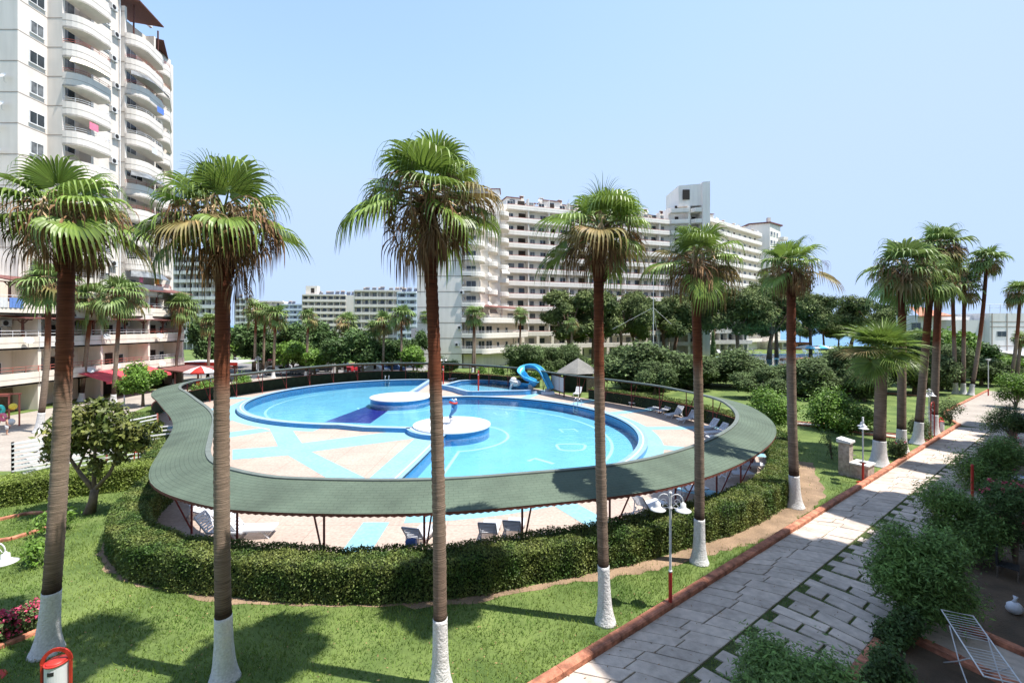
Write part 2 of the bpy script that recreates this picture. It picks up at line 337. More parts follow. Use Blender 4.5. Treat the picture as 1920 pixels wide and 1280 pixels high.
so = bpy.data.objects.new('sun', sl); COL.objects.link(so); so.rotation_euler = SUN.to_track_quat('Z', 'Y').to_euler(); so.location = (60, -20, 120)
S.view_settings.view_transform = 'Standard'; S.view_settings.look = 'None'; S.view_settings.gamma = 1; S.view_settings.exposure = 1.66
S.cycles.max_bounces = 6; S.cycles.transparent_max_bounces = 12; S.cycles.caustics_reflective = False; S.cycles.caustics_refractive = False

# ------------------------------------------------------------------ ground, sea, path frame
U = (.8, .6); NN = (-.6, .8)                       # along the garden path, and from the camera's building towards the pool
def UN(s, n): return (s*U[0]+n*NN[0], s*U[1]+n*NN[1])
LAND = [(-700, -120), (700, -120), (700, 172), (150, 178), (62, 176), (20, 190), (-20, 260), (-60, 420), (-700, 420)]
inner = resample([(-9.2, 16.4), (-7.8, 16.0), (-5.0, 15.8), (-2.5, 15.9), (0, 16.4), (4.1, 17.6), (7.5, 19.8), (10.8, 23.1), (13.0, 26.4), (14.4, 30.2), (14.8, 34), (13.1, 40.0), (10.0, 44.8), (5.8, 49.8), (1.2, 57.0), (-5.5, 62.5), (-12.1, 65.2), (-20.3, 64.3), (-26, 59.3), (-30.0, 50.5), (-30.9, 46), (-30.3, 42.3), (-28.4, 39.0), (-25.6, 36), (-22.3, 32.4), (-19.3, 29.1), (-17.0, 26.1), (-14.3, 21.7), (-12.6, 19.0), (-11.2, 17.5)], 1.0, True)
inner = resample(inner, .5, True)                  # inner edge of the covered walkway (counter-clockwise)
def ring(d, step=None): 
    p = off(inner, -d, True); return resample(p, step, True) if step else p
RIMZ, WZ = .36, .17
ZF = -.5
LC, LR, RC, RR = (-12.8, 50.0), 14.4, (-5.5, 34.5), 14.6
def arc(c, r, a0, a1, n=48): return [(c[0]+r*math.cos(R(a0+(a1-a0)*i/n)), c[1]+r*math.sin(R(a0+(a1-a0)*i/n))) for i in range(n+1)]
pool = arc(LC, LR, 86, 268, 70)+[(-11, 34.75), (-7.4, 34.35)]+arc((-4.6, 34.9), 2.86, 192, 268, 14)+[(-5.3, 25.5), (-5.9, 19.95)]+arc(RC, RR, -88, 88, 70)+[(-8.9, 48.4)]+arc((-11.9, 48.5), 3.07, 0, 90, 14)
kids = resample([(-8.4, 57.0), (-6.9, 61.6), (-6.0, 62.1), (-4.4, 62.4), (-2.4, 61.8), (-.5, 60.2), (1.0, 57.2), (1.9, 53.7), (1.7, 52.7), (-4.7, 51.8), (-5.6, 53.0), (-6.6, 54.8), (-7.6, 56.2)], .35, True, False)
deck_outer = ring(1.8)
o = sheet('ground', LAND, 0, M['lawn'], hole=[ring(1.0), resample(G(0,0) and [G(1345, 668), G(1390, 664.5), G(1470, 663.5), G(1560, 665), G(1562, 680), G(1500, 687), G(1400, 689), G(1340, 684)], 1, True)])
mb = MB(); mb.add([(-9000, -500, -1.9), (9000, -500, -1.9), (9000, 9500, -1.9), (-9000, 9500, -1.9)], [(0, 1, 2, 3)]); struct(mb.build('sea', [M['sea']]))
struct(sheet('street_paving', [(-44.6, 25), (-27.5, 25), (-24.5, 30.5), (-33.5, 38), (-36.5, 46), (-36, 56), (-30, 66), (-30, 71), (-66, 71), (-44.6, 66)], .004, M['pave']))
struct(sheet('parking_asphalt', [(-70, 71), (-16, 71.5), (-14, 96), (-80, 96)], .004, M['asphalt']))
struct(sheet('plaza_paving', [UN(50.6, 7.4), UN(50.6, 3.4), UN(54, 1.0), UN(80, 1.0), UN(80, 9.5), UN(56, 9.5), UN(52, 8.6)], .02, M['pave']))

# ------------------------------------------------------------------ pool deck, painted bands, pools
struct(sheet('pool_deck', deck_outer, .02, M['deck'], hole=[pool, kids]))
def band_ring(c, r0, r1, a0, a1, z, nm):
    struct(sheet(nm, arc(c, r0, a0, a1, 90)+arc(c, r1, a1, a0, 90), z, M['deck_blue']))
band_ring(LC, LR+.02, LR+1.5, 84, 262, .024, 'deck_paint_ring')
band_ring(RC, RR+.02, RR+1.55, -86, 92, .0245, 'deck_paint_ring')
def ray_end(c, a):
    dx, dy = math.cos(R(a)), math.sin(R(a)); best = 0
    for i in range(len(deck_outer)):
        (x1, y1), (x2, y2) = deck_outer[i-1], deck_outer[i]; ex, ey = x2-x1, y2-y1; den = dx*ey-dy*ex
        if abs(den) < 1e-9: continue
        t = ((x1-c[0])*ey-(y1-c[1])*ex)/den; u = ((x1-c[0])*dy-(y1-c[1])*dx)/den
        if 0 <= u <= 1 and t > best: best = t
    return best
zz = .0275
def spoke(c, r, a, wd=1.05):
    global zz
    zz += .0004; e = ray_end(c, a)-.05
    if e < r+1.6: return
    d = (math.cos(R(a)), math.sin(R(a))); q = (-d[1]*wd/2, d[0]*wd/2)
    struct(sheet('deck_paint_strip', [(c[0]+d[0]*t+q[0]*s, c[1]+d[1]*t+q[1]*s) for t, s in ((r+1.45, -1), (e, -1), (e, 1), (r+1.45, 1))], zz, M['deck_blue']))
for a in (-90, -61, -41, -17, 3, 25, 45, 66): spoke(RC, RR, a)
for a in (92, 113, 133, 151, 180, 203, 226): spoke(LC, LR, a)
def gstrip(pts, z): struct(sheet('deck_paint_strip', [G(*p) for p in pts], z, M['deck_blue']))
gstrip([(505, 803), (548, 806), (566, 831), (584, 847), (690, 899), (617, 899), (537, 852), (521, 836)], .0262)
gstrip([(436, 843), (521, 837), (566, 831), (730, 810), (768, 806), (778, 822), (584, 847), (537, 854), (436, 862)], .0268)
gstrip([(776, 813), (818, 815), (745, 899), (690, 899), (778, 822)], .0256)
gstrip([(420, 812), (490, 803), (508, 808), (420, 822)], .0272)
mb = MB()                                         # basin: floor, walls, rim, black strip painted as shade in the gap below it
def basin(poly, nm, zf, rz, rimw, wz):
    cx = np.mean([p[0] for p in poly]); a2 = sum(poly[i-1][0]*poly[i][1]-poly[i][0]*poly[i-1][1] for i in range(len(poly))); sg = 1 if a2 > 0 else -1
    b = MB(); b.strip(poly, 0, sg*.02, zf, rz-.01, 0, True); struct(b.build(nm+'_wall', [M['rim_side']]))
    sheet(nm+'_floor', poly, zf, M['pool_floor'])
    b = MB(); b.strip(poly, -sg*rimw, 0, -.05, rz-.03, 2, True); b.strip(poly, -sg*(rimw+.03), sg*.05, rz-.03, rz, 0, True); b.strip(poly, -sg*rimw*.55, -sg*rimw*.38, rz, rz+.006, 1, True); b.strip(poly, sg*.025, sg*.045, wz+.045, rz-.035, 3, True)
    tag(b.build('pool_kerb', [M['rim'], M['rim_white'], M['rim_side'], M['rim_gap_shade']]), 'raised blue tiled rim round the '+nm.replace('_', ' ')+' with a white line', 'pool kerb', 'blue tiled pool kerbs')
    sheet(nm+'_water', off(poly, sg*.03, True), wz, M['water'])
basin(pool, 'swimming_pool', ZF, RIMZ, .55, WZ)
basin(kids, 'kids_pool', -.1, .55, .5, .38)
struct(sheet('pool_floor_lane', [G(608, 791, ZF), G(692, 760, ZF), G(733, 766, ZF), G(694, 793.5, ZF)], ZF+.005, M['navy']))
b = MB(); b.strip(arc(RC, RR-1.7, -75, 80, 60), 0, .22, ZF, ZF+.004); b.strip(arc(LC, LR-1.7, 100, 255, 60), 0, .22, ZF, ZF+.004)
b.strip(arc((-4.6, 34.9), 4.4, -78, 80, 30), 0, .2, ZF, ZF+.004); b.strip([(-3.7, 30.6), (-4.4, 21)], 0, .2, ZF, ZF+.004); b.strip(arc((-11.9, 48.5), 4.4, 200, 330, 30), 0, .2, ZF, ZF+.004)
b.strip(resample([G(*p, ZF) for p in ((1050, 833), (1090, 833), (1094, 838), (1086, 843), (1056, 843), (1048, 837))], .2, True), 0, .2, ZF, ZF+.004, 0, True)
b.strip([G(*p, ZF) for p in ((990, 864), (1003, 859), (1038, 869))], -.14, .14, ZF, ZF+.004)
b.strip([G(*p, ZF) for p in ((1084, 809), (1076, 804), (1048, 804), (1056, 810))], -.09, .09, ZF, ZF+.004)
b.strip([G(*p, ZF) for p in ((925, 773), (932, 777), (952, 777), (948, 771), (930, 771))], -.07, .07, ZF, ZF+.004)
struct(b.build('pool_floor_lines', [M['pool_line']]))
for c, r, lab in (((-4.6, 34.9), 2.86, 'round white island platform in the pool under the dolphin statue'), ((-11.9, 48.5), 3.07, 'round white island platform in the pool beside the dark blue lane')):
    b = MB(); b.lathe([(r, ZF), (r, .34)], (c[0], c[1], 0), 64, 1); b.lathe([(r+.08, .34), (r+.1, .38), (r+.08, .46), (r-.1, .47)], (c[0], c[1], 0), 64, 0)
    tag(b.build('island_platform', [M['white_paint'], M['rim_side']]), lab, 'platform', 'round islands in the pool')

# ------------------------------------------------------------------ covered walkway
can = thing('covered_walkway', (0, 0, 0), 'curving covered walkway with a green shingle roof all round the pool', 'walkway roof')
P = np.array(inner); n = len(P); prof = [(0, 2.66), (.5, 2.6), (1.0, 2.5), (1.5, 2.4), (2.0, 2.29)]
V = []; UV = []; arcl = np.r_[0, np.cumsum(np.linalg.norm(np.diff(np.vstack([P, P[:1]]), axis=0), axis=1))]
rows = [np.array(off(inner, -d, True)) for d, z in prof]
idx = list(range(n))+[0]
for k, (d, z) in enumerate(prof):
    for j, i in enumerate(idx): V.append((*rows[k][i], z)); UV.append((arcl[j], d))
m1 = n+1; Fc = np.array([(k*m1+j, (k+1)*m1+j, (k+1)*m1+j+1, k*m1+j+1) for k in range(len(prof)-1) for j in range(n)])
link_mesh('roof', raw_mesh('roof', V, Fc, M['shingle'], smooth=True, uv=UV), can)
b = MB(); b.strip(inner, -.17, .03, 2.58, 2.695, 0, True); b.build('ridge_cap', [M['ridge']], can)
b = MB(); q = ring(1.99, .12); A = off(q, -.015, True); B = off(q, .015, True); k = len(q)      # scalloped eave
for i in range(k):
    j = (i+1) % k; dz = .07 if i % 2 else .11
    p0, p1 = q[i], q[j]; b.add([(*p0, 2.285), (*p1, 2.285), (*p1, 2.17+(.035 if (i+1) % 2 else 0)), (*p0, 2.17+(.035 if i % 2 else 0))], [(0, 1, 2, 3)])
b.build('eave_fringe', [M['shingle_red']], can)
V2 = []
for k, (d, z) in enumerate(((.02, 2.56), (1.97, 2.2))): V2 += [(x, y, z) for x, y in off(inner, -d, True)]
link_mesh('soffit', raw_mesh('soffit', V2, np.array([(i, (i+1) % n, n+(i+1) % n, n+i) for i in range(n)]), M['brown_wood']), can)
pp = ring(.75, 3.35); po = ring(1.55, 3.35)
oi = np.array(off(inner, -1.6, True)); 
for i, (x, y) in enumerate(pp):
    j = int(np.argmin((oi[:, 0]-x)**2+(oi[:, 1]-y)**2)); ox, oy = oi[j]; ti = oi[(j+1) % n]-oi[j-1]; ti /= np.linalg.norm(ti)
    b = MB(); b.tube([(x, y, 0), (x, y, 2.42)], .04, 8); b.bar((x, y, .15), (ox+ti[0]*.12, oy+ti[1]*.12, 2.3), .045); b.bar((x-(ox-x)*.7, y-(oy-y)*.7, 2.53), (ox+(ox-x)*.2, oy+(oy-y)*.2, 2.27), .05)
    b.build('post', [M['dark_red']], can)
# ------------------------------------------------------------------ leaf tools
def quads(c, nrm, L, W, roll=None, fold=.0):     # leaves: centres, axes -> pointed quads
    k = len(c); a = rng.normal(size=(k, 3)); a -= nrm*(a*nrm).sum(1)[:, None]; a /= np.linalg.norm(a, axis=1)[:, None]+1e-9
    s = np.cross(nrm, a); L = np.broadcast_to(L, (k,))[:, None]; W = np.broadcast_to(W, (k,))[:, None]
    v = np.stack([c-a*L*.5, c+s*W*.5-nrm*W*fold, c+a*L*.5, c-s*W*.5-nrm*W*fold], 1).reshape(-1, 3)
    return v, np.arange(4*k).reshape(k, 4)
def unit(k):
    v = rng.normal(size=(k, 3)); return v/np.linalg.norm(v, axis=1)[:, None]
def crown_mesh(name, lobes, k, L, W, m, shell=.55, up=.5, jit=.25, core=None):     # lobes: (cx,cy,cz,rx,ry,rz)
    lobes = np.array(lobes, float); vol = (lobes[:, 3]*lobes[:, 4]*lobes[:, 5])**.67; pk = rng.choice(len(lobes), k, p=vol/vol.sum())
    d = unit(k); r = shell+(1-shell)*rng.random(k)**.7; r *= 1+jit*rng.normal(size=k)*.5
    # twiggy clumps
    q = np.sin(d[:, 0]*7+pk*1.7)*np.sin(d[:, 1]*6+pk)*np.sin(d[:, 2]*7-pk); r *= 1+.34*q
    c = lobes[pk, :3]+d*r[:, None]*lobes[pk, 3:]
    nrm = d*.6+unit(k)*.8+np.array([0, 0, up]); nrm /= np.linalg.norm(nrm, axis=1)[:, None]
    v, f = quads(c, nrm, L*rng.uniform(.7, 1.3, k), W*rng.uniform(.7, 1.3, k), fold=.15)
    return raw_mesh(name, v, f, m)
def rnd_lobes(k, rx, rz, cz, lr, flat=1.0, seed=0):
    g = np.random.default_rng(seed); o = []
    for i in range(k):
        a = g.uniform(0, 6.28); q = math.sqrt(g.random()); h = g.uniform(-1, 1)
        s = lr*g.uniform(.7, 1.25); o.append((q*rx*math.cos(a)*math.sqrt(1-h*h*.6), q*rx*math.sin(a)*math.sqrt(1-h*h*.6), cz+h*rz, s, s, s*flat))
    return o
def limbs(b, base_h, r, tops, seed=0, lean=(0, 0)):
    g = random.Random(seed); b.tube([(0, 0, -.1), (lean[0]*.3, lean[1]*.3, base_h*.5), (lean[0], lean[1], base_h)], [r*1.35, r*1.02, r*.9], 8)
    for t in tops:
        mid = Vector((lean[0]+(t[0]-lean[0])*.45+g.uniform(-.2, .2), lean[1]+(t[1]-lean[1])*.45+g.uniform(-.2, .2), base_h+(t[2]-base_h)*.4))
        b.tube([(lean[0], lean[1], base_h*.95), mid, t], [r*.6, r*.42, r*.15], 6)
# ------------------------------------------------------------------ hedges
def band_pts(path, w0, w1, h, k, closed=False, z0=0):
    A = np.array(off(path, w0, closed)); B = np.array(off(path, w1, closed)); n = len(path); m = n if closed else n-1
    seg = rng.integers(0, m, k); t = rng.random(k)[:, None]; j = (seg+1) % n
    a = A[seg]*(1-t)+A[j]*t; b_ = B[seg]*(1-t)+B[j]*t; wid = abs(w1-w0); side = rng.random(k)*(wid+2*h)
    q = np.clip((side-h)/wid, 0, 1)[:, None]; xy = a*(1-q)+b_*q
    z = np.where(side < h, side, np.where(side < h+wid, h, 2*h+wid-side))
    outw = (b_-a)/(np.linalg.norm(b_-a, axis=1)[:, None]); nx = np.where(side < h, -1, np.where(side < h+wid, 0, 1))[:, None]*outw
    nrm = np.c_[nx, np.where((side >= h) & (side < h+wid), 1.0, 0.1)]
    return np.c_[xy, z+z0], nrm, xy
def hedge(name, path, w0, w1, h, k, L, label, m=None, closed=False, cut=None, group=None):
    root = thing(name, (path[0][0], path[0][1], 0), label, 'hedge', group); o0 = np.array([path[0][0], path[0][1], 0])
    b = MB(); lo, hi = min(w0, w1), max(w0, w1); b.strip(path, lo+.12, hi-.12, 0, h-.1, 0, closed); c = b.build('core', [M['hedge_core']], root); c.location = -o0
    p, nr, xy = band_pts(path, lo, hi, h, k, closed); wob = .05*np.sin(p[:, 0]*2.1)*np.sin(p[:, 1]*1.7)+.03*np.sin(p[:, 0]*5.3+p[:, 1]*4.1)
    p = p+nr*wob[:, None]+rng.normal(size=p.shape)*.035; p[:, 2] = np.maximum(p[:, 2], .03)
    nn = nr*.7+unit(k)*.9; nn /= np.linalg.norm(nn, axis=1)[:, None]
    v, f = quads(p-o0, nn, L*rng.uniform(.7, 1.4, k), L*.6*rng.uniform(.7, 1.3, k), fold=.2)
    link_mesh('leaves', raw_mesh('leaves', v, f, m or M['hedge_leaf']), root); return root
def part_ring(d, fn):                             # stretch of the ring where fn(x, y) holds, in order
    p = ring(d); k = [fn(x, y) for x, y in p]; s = next(i for i in range(len(p)) if k[i] and not k[i-1]); o = []
    for i in range(len(p)):
        if not k[(s+i) % len(p)]: break
        o.append(p[(s+i) % len(p)])
    return o
HO = resample([(-17.6, 22.6), (-16.6, 20.3), (-15.7, 18.2), (-14.1, 15.9), (-11.7, 14.15), (-8.6, 13.45), (-5.2, 13.05), (-2.5, 13.2), (0, 13.8), (4.5, 15.45), (6.6, 16.5), (9.5, 18.05), (12.5, 20.5), (14.9, 23.8), (16.5, 27.0)], .5)
near = off(HO, 1.2)
hedge('clipped_hedge', near, -1.2, -.02, 1.08, 165000, .07, 'thick clipped hedge curving along the near side of the pool walkway')
bk = part_ring(2.0, lambda x, y: (y > 28 and x > 0 and not (y > 50 and y < 60)) )
hedge('clipped_hedge', bk, -1.1, .02, 1.15, 26000, .13, 'clipped hedge behind the row of loungers right of the slide')
bk2 = part_ring(2.0, lambda x, y: y > 58 and x < 3 and x > -16)
hedge('clipped_hedge', bk2, -1.0, .02, 1.15, 9000, .17, 'clipped hedge behind the loungers left of the slide')
bk3 = part_ring(2.0, lambda x, y: x < -14 and y > 24.2 and y < 37 )
hedge('clipped_hedge', bk3, -1.2, .0, 1.1, 26000, .12, 'clipped hedge in the inward bend of the walkway')
nt_ = part_ring(1.95, lambda x, y: x < -15 and y > 37.2)
b = MB(); b.strip(nt_, -.03, .0, .02, 1.3); b.strip(nt_, -.05, .03, 1.3, 1.34, 1); tag(b.build('screen_fence', [M['net'], M['rail_red']]), 'long dark green screen fence along the back of the pool deck', 'fence')
b = MB(); b.strip(bk, .04, .07, .02, 1.0); b.strip(bk, .03, .08, 1.0, 1.04, 1); tag(b.build('screen_fence', [M['net'], M['rail_red']]), 'dark screen fence with a red rail behind the loungers right of the slide', 'fence')
b = MB(); b.strip(bk2, .04, .07, .02, 1.1); b.strip(bk2, .03, .08, 1.1, 1.14, 1); tag(b.build('screen_fence', [M['net'], M['rail_red']]), 'dark screen fence with a red rail behind the loungers left of the slide', 'fence')
lh = resample([(-27, 17.5), (-22, 20.3), (-19.2, 21.9), (-17.0, 23.2)], .5)
hedge('clipped_hedge', lh, -.1, 1.5, 1.05, 60000, .085, 'long low hedge on the left behind the magnolia tree', M['leaf_yellow'])
# bare soil along the hedge
so_ = np.array(resample(off(near, -1.2), .35)); so2 = np.array(off(so_.tolist(), -1.25)); wv = rng.random(len(so2))*.55+.3*np.sin(np.arange(len(so2))*.35)
so2 = so_+(so2-so_)*(.02+.75*np.clip(np.arange(len(so2))/len(so2)*2.2-.95, 0, 1)+.35*wv)[:, None]
struct(sheet('bare_soil', so_.tolist()+so2[::-1].tolist(), .006, M['soil']))
ext = np.array([G(*p) for p in ((1290, 1040), (1400, 990), (1478, 950), (1520, 955), (1460, 985), (1420, 1010), (1340, 1040))]); xr = np.array(resample(ext.tolist(), .25, True)); xr += rng.normal(size=xr.shape)*.13; struct(sheet('bare_soil', xr.tolist(), .009, M['soil']))

# ------------------------------------------------------------------ garden path
CN = 7.55                                          # curb line
struct(sheet('path_base', [UN(-4, 3.7), UN(50.6, 3.7), UN(50.6, CN), UN(-4, CN)], .012, M['moss']))
struct(sheet('garden_soil', [UN(-4, -4), UN(54, -4), UN(54, 3.66), UN(-4, 3.66)], .008, M['dark_soil']))
b = MB(); rg = random.Random(4); DN = 5.88
QS = []
def slab(cs):                                      # cs: four corners (s, n); courses bow along the path
    q = []
    for s_, n_ in cs: q.append(UN(s_+.55*math.sin((n_-3.7)/(CN-3.7)*math.pi)-.28*(n_-3.7)+.12*math.sin(s_*.9+n_), n_))
    QS.append(q); z = .055+rg.uniform(-.008, .008); cx = sum(p[0] for p in q)/4; cy = sum(p[1] for p in q)/4; i_ = [(cx+(x-cx)*.975, cy+(y-cy)*.975) for x, y in q]
    vs = [(*p, .0) for p in q]+[(*p, z-.012) for p in q]+[(*p, z) for p in i_]
    b.add(vs, [(8, 9, 10, 11)]+[(k+4, (k+1) % 4+4, (k+1) % 4+8, k+8) for k in range(4)]+[(k, (k+1) % 4, (k+1) % 4+4, k+4) for k in range(4)])
s = -4.0; row = 0
while s < 50.4:
    wd = rg.uniform(.42, .56); cut = [DN, DN+rg.uniform(.7, 1.1), CN-.02]
    for i in range(2): slab([(s, cut[i]+.012), (s+wd-.022, cut[i]+.012), (s+wd-.022, cut[i+1]-.012), (s, cut[i+1]-.012)])
    if row % 1 == 0:
        g = .06; k2 = 3.72+(rg.uniform(.55, .9) if row % 2 else rg.uniform(1.15, 1.5)); c2 = [3.72, k2, DN-(.02 if row % 2 else .24)]
        for i in range(2): slab([(s, c2[i]+.035), (s+wd-g, c2[i]+.035), (s+wd-g, c2[i+1]-.035), (s, c2[i+1]-.035)])
    s += wd; row += 1
struct(b.build('path_paving', [M['path']]))
def curb(pts, label, h=.16, wd=.22, group='terracotta kerbs'):
    b = MB(); P_ = resample(pts, 1.0, False, False)
    for i in range(len(P_)-1):
        a, c = Vector((*P_[i], 0)), Vector((*P_[i+1], 0)); d = (c-a).normalized(); a += d*.006; c -= d*.006; q = Vector((-d.y, d.x, 0))*wd/2; hz = h+rg.uniform(-.008, .008); q2 = q*.72
        vs = [a-q, c-q, c+q, a+q]; vs += [v+Vector((0, 0, hz-.03)) for v in vs]; vs += [a-q2+Vector((0, 0, hz)), c-q2+Vector((0, 0, hz)), c+q2+Vector((0, 0, hz)), a+q2+Vector((0, 0, hz))]
        b.add(vs, [(0, 1, 5, 4), (1, 2, 6, 5), (2, 3, 7, 6), (3, 0, 4, 7), (4, 5, 9, 8), (5, 6, 10, 9), (6, 7, 11, 10), (7, 4, 8, 11), (8, 9, 10, 11)])
    o = b.build('kerb', [M['curb']]); return tag(o, label, 'kerb', group)
curb([UN(-4, CN+.1), UN(50.4, CN+.1)], 'long terracotta kerb between the lawn and the paved path', .2, .26)
curb([UN(50.4, CN+.1), UN(53, 8.7), UN(56, 9.6), UN(80, 9.6)], 'terracotta kerb along the far side of the plaza at the path end')
curb([UN(80, 1.0), UN(54.5, 1.0), UN(50.5, 3.5)], 'terracotta kerb rounding the garden corner at the right of the plaza')
curb([UN(14.2, 3.6), UN(10.6, 3.6)], 'short terracotta kerb at the foot of the big willowy bush beside the path')
curb([UN(16.8, 2.9), UN(16.2, -.9)], 'terracotta kerb on the far side of the small garden walk near the drying rack')
curb([UN(15.1, 3.3), UN(14.6, -.9)], 'terracotta kerb on the near side of the small garden walk under the drying rack')
curb([UN(12.2, 2.6), UN(9.0, 2.55)], 'terracotta kerb of the shaded plot left of the drying rack')
struct(sheet('garden_walk', [UN(15.2, 3.4), UN(14.7, -.9), UN(16.1, -.9), UN(16.7, 3.4)], .03, M['path']))
gw = resample([G(1490, 794), G(1560, 800), G(1640, 814), G(1680, 819)], 1, False, False)
b = MB(); b.strip(gw, -.55, .55, .0, .03); struct(b.build('brick_walk', [M['path']]))
curb(off(gw, .65), 'thin terracotta kerb behind the small brick walk on the lawn', .12, .14); curb(off(gw, -.65), 'thin terracotta kerb in front of the small brick walk on the lawn', .12, .14)
curb([G(1630, 736), G(1680, 739), G(1722, 743)], 'thin terracotta kerb on the far lawn behind the trellis palms', .14, .16)
# ------------------------------------------------------------------ grass blades on the near lawns
def grass(name, k, poly, holes, hmin, hmax, wd, dens=None):
    x0, x1 = min(p[0] for p in poly), max(p[0] for p in poly); y0, y1 = min(p[1] for p in poly), max(p[1] for p in poly)
    P_ = np.c_[rng.uniform(x0, x1, k), rng.uniform(y0, y1, k)]; ok = inside(P_, poly)&(np.abs(P_[:, 0]) < P_[:, 1]*1.17+.5)
    for h in holes: ok &= ~inside(P_, h)
    if dens is not None: ok &= rng.random(k) < dens(P_)
    P_ = P_[ok]; k = len(P_); h = rng.uniform(hmin, hmax, k); a = rng.uniform(0, 6.28, k); c, s_ = np.cos(a), np.sin(a); ln = rng.normal(size=(k, 2))*.45*h[:, None]
    v = np.stack([np.c_[P_[:, 0]-c*wd, P_[:, 1]-s_*wd, np.zeros(k)], np.c_[P_[:, 0]+c*wd, P_[:, 1]+s_*wd, np.zeros(k)], np.c_[P_+ln, h]], 1).reshape(-1, 3)
    o = link_mesh(name, raw_mesh(name, v, np.arange(3*k).reshape(k, 3), M['grass'])); return o
hed_out = off(near, -1.3); big = off(near, 3.0)
hp = hed_out+big[::-1]; soilp = so_.tolist()+so2[::-1].tolist()
lawn = [UN(2, CN+.25), UN(34, CN+.25), UN(34, 16), (10, 26), (-8, 16), (-19, 24), (-30, 20), (-20, 8.6), (-2, 9.2)]
def dn(P_):
    d = .75+.35*np.sin(P_[:, 0]*.9+1)*np.sin(P_[:, 1]*.8)+.2*np.sin(P_[:, 0]*2.7)*np.sin(P_[:, 1]*3.1); d = np.clip(d, .25, 1)
    d *= np.clip((24-P_[:, 1])/8+.3, .15, 1); d[inside(P_, soilp)] *= .06; d[inside(P_, ext.tolist())] *= .3; return d
tag(grass('lawn_grass', 520000, lawn, [hp, ring(1.9, 1.0)], .05, .13, .011, dn), 'short bright green grass of the lawn round the palm trunks', 'grass', kind='stuff')
jp = []
def dj(P_):
    s_ = P_[:, 0]*U[0]+P_[:, 1]*U[1]; n_ = P_[:, 0]*NN[0]+P_[:, 1]*NN[1]; ok = (n_ > 3.75) & (n_ < DN+.25)
    for q in QS:
        a_ = np.array(q); lo, hi = a_.min(0), a_.max(0); w_ = np.where((P_[:, 0] > lo[0]) & (P_[:, 0] < hi[0]) & (P_[:, 1] > lo[1]) & (P_[:, 1] < hi[1]) & ok)[0]
        if len(w_): ok[w_] &= ~inside(P_[w_], q)
    return np.where(ok, 1.0, 0.0)
tag(grass('joint_grass', 260000, [UN(2, 3.7), UN(30, 3.7), UN(30, DN+.1), UN(2, DN+.1)], [], .06, .085, .008, dj), 'short grass and moss growing in the joints of the paved path', 'grass', kind='stuff')

fl_ = np.c_[rng.uniform(-14, 14, 1500), rng.uniform(9.6, 22, 1500), np.full(1500, .05)]; s_f = fl_[:, 0]*NN[0]+fl_[:, 1]*NN[1]; fl_ = fl_[(s_f > 4) & ~inside(fl_[:, :2], hp)]; fl_ = fl_[~inside(fl_[:, :2], ring(2.0, 1.0))]; fl_[:, 2] = np.where(fl_[:, 0]*NN[0]+fl_[:, 1]*NN[1] < CN, .066, .1)
nf = unit(len(fl_))*.35+np.array([0, 0, 1]); nf /= np.linalg.norm(nf, axis=1)[:, None]; v, f = quads(fl_, nf, .07*rng.uniform(.5, 1.4, len(fl_)), .025)
tag(link_mesh('fallen_leaves', raw_mesh('fallen_leaves', v, f, M['dead'])), 'small dry brown leaves scattered over the near lawn and path', 'fallen leaves', kind='stuff')
# ------------------------------------------------------------------ fan palms
def fan(e0, az, pl, Rb, nseg, span, droop, cup=.15, curve=.5, shrivel=0, g=None):
    """one fan leaf: returns petiole tube points and blade vertices/faces (outward = azimuth az)"""
    t = np.linspace(0, 1, 6); el = e0-curve*t; dx = np.cos(el); dz = np.sin(el)
    px = np.r_[0, np.cumsum(dx[:-1]*pl/5)]; pz = np.r_[0, np.cumsum(dz[:-1]*pl/5)]
    e = e0-curve*1.15; a = np.array([math.cos(e), 0, math.sin(e)]); s = np.array([0, 1, 0]); nrm = np.cross(a, s)*-1; nrm = np.array([-math.sin(e), 0, math.cos(e)])
    B = np.array([px[-1], 0, pz[-1]]); th = np.linspace(-span, span, nseg); st = np.array([.06, .25, .42, .54, .64, .76, .9, 1.08])
    V = []; Fq = []; base = 0; dth = th[1]-th[0]
    for k, a_ in enumerate(th):
        R_ = Rb*(1-.22*(abs(a_)/span)**2)*(1+.06*g.normal()); d = math.cos(a_)*a+math.sin(a_)*s; wdir = -math.sin(a_)*a+math.cos(a_)*s
        if shrivel: d = d+g.normal(size=3)*shrivel; d /= np.linalg.norm(d)
        p = B.copy(); prev = 0; dd = d+nrm*cup*abs(math.sin(a_)); dd /= np.linalg.norm(dd); pts = []
        tw = g.normal()*.25
        for r in st:
            over = max(0, (r-.46)/.54)*(1 if r > .5 else .4); f_ = min(1, over*droop*1.25)**.75 if over > 0 else 0; q = dd*(1-f_)+np.array([0, 0, -1])*f_*1.1+np.array([0, 0, -.16])*r*droop; q /= np.linalg.norm(q)
            p = p+q*(r-prev)*R_; prev = r
            wd = r*R_*dth*.5 if r <= .54 else .54*R_*dth*.5*max(0, 1-(r-.54)/.54)**.75*.62
            if shrivel: wd *= .6
            wv = wdir*math.cos(tw*over*3)+nrm*math.sin(tw*over*3)
            pts += [p-wv*wd, p-nrm*wd*.55, p+wv*wd]
        V += pts
        for i in range(len(st)-1):
            b = base+3*i; Fq += [(b, b+1, b+4, b+3), (b+1, b+2, b+5, b+4)]
        base += 3*len(st)
    V = np.array(V); c, s_ = math.cos(az), math.sin(az); Rm = np.array([[c, -s_, 0], [s_, c, 0], [0, 0, 1]])
    return (np.c_[px, px*0, pz]@Rm.T), V@Rm.T, np.array(Fq)
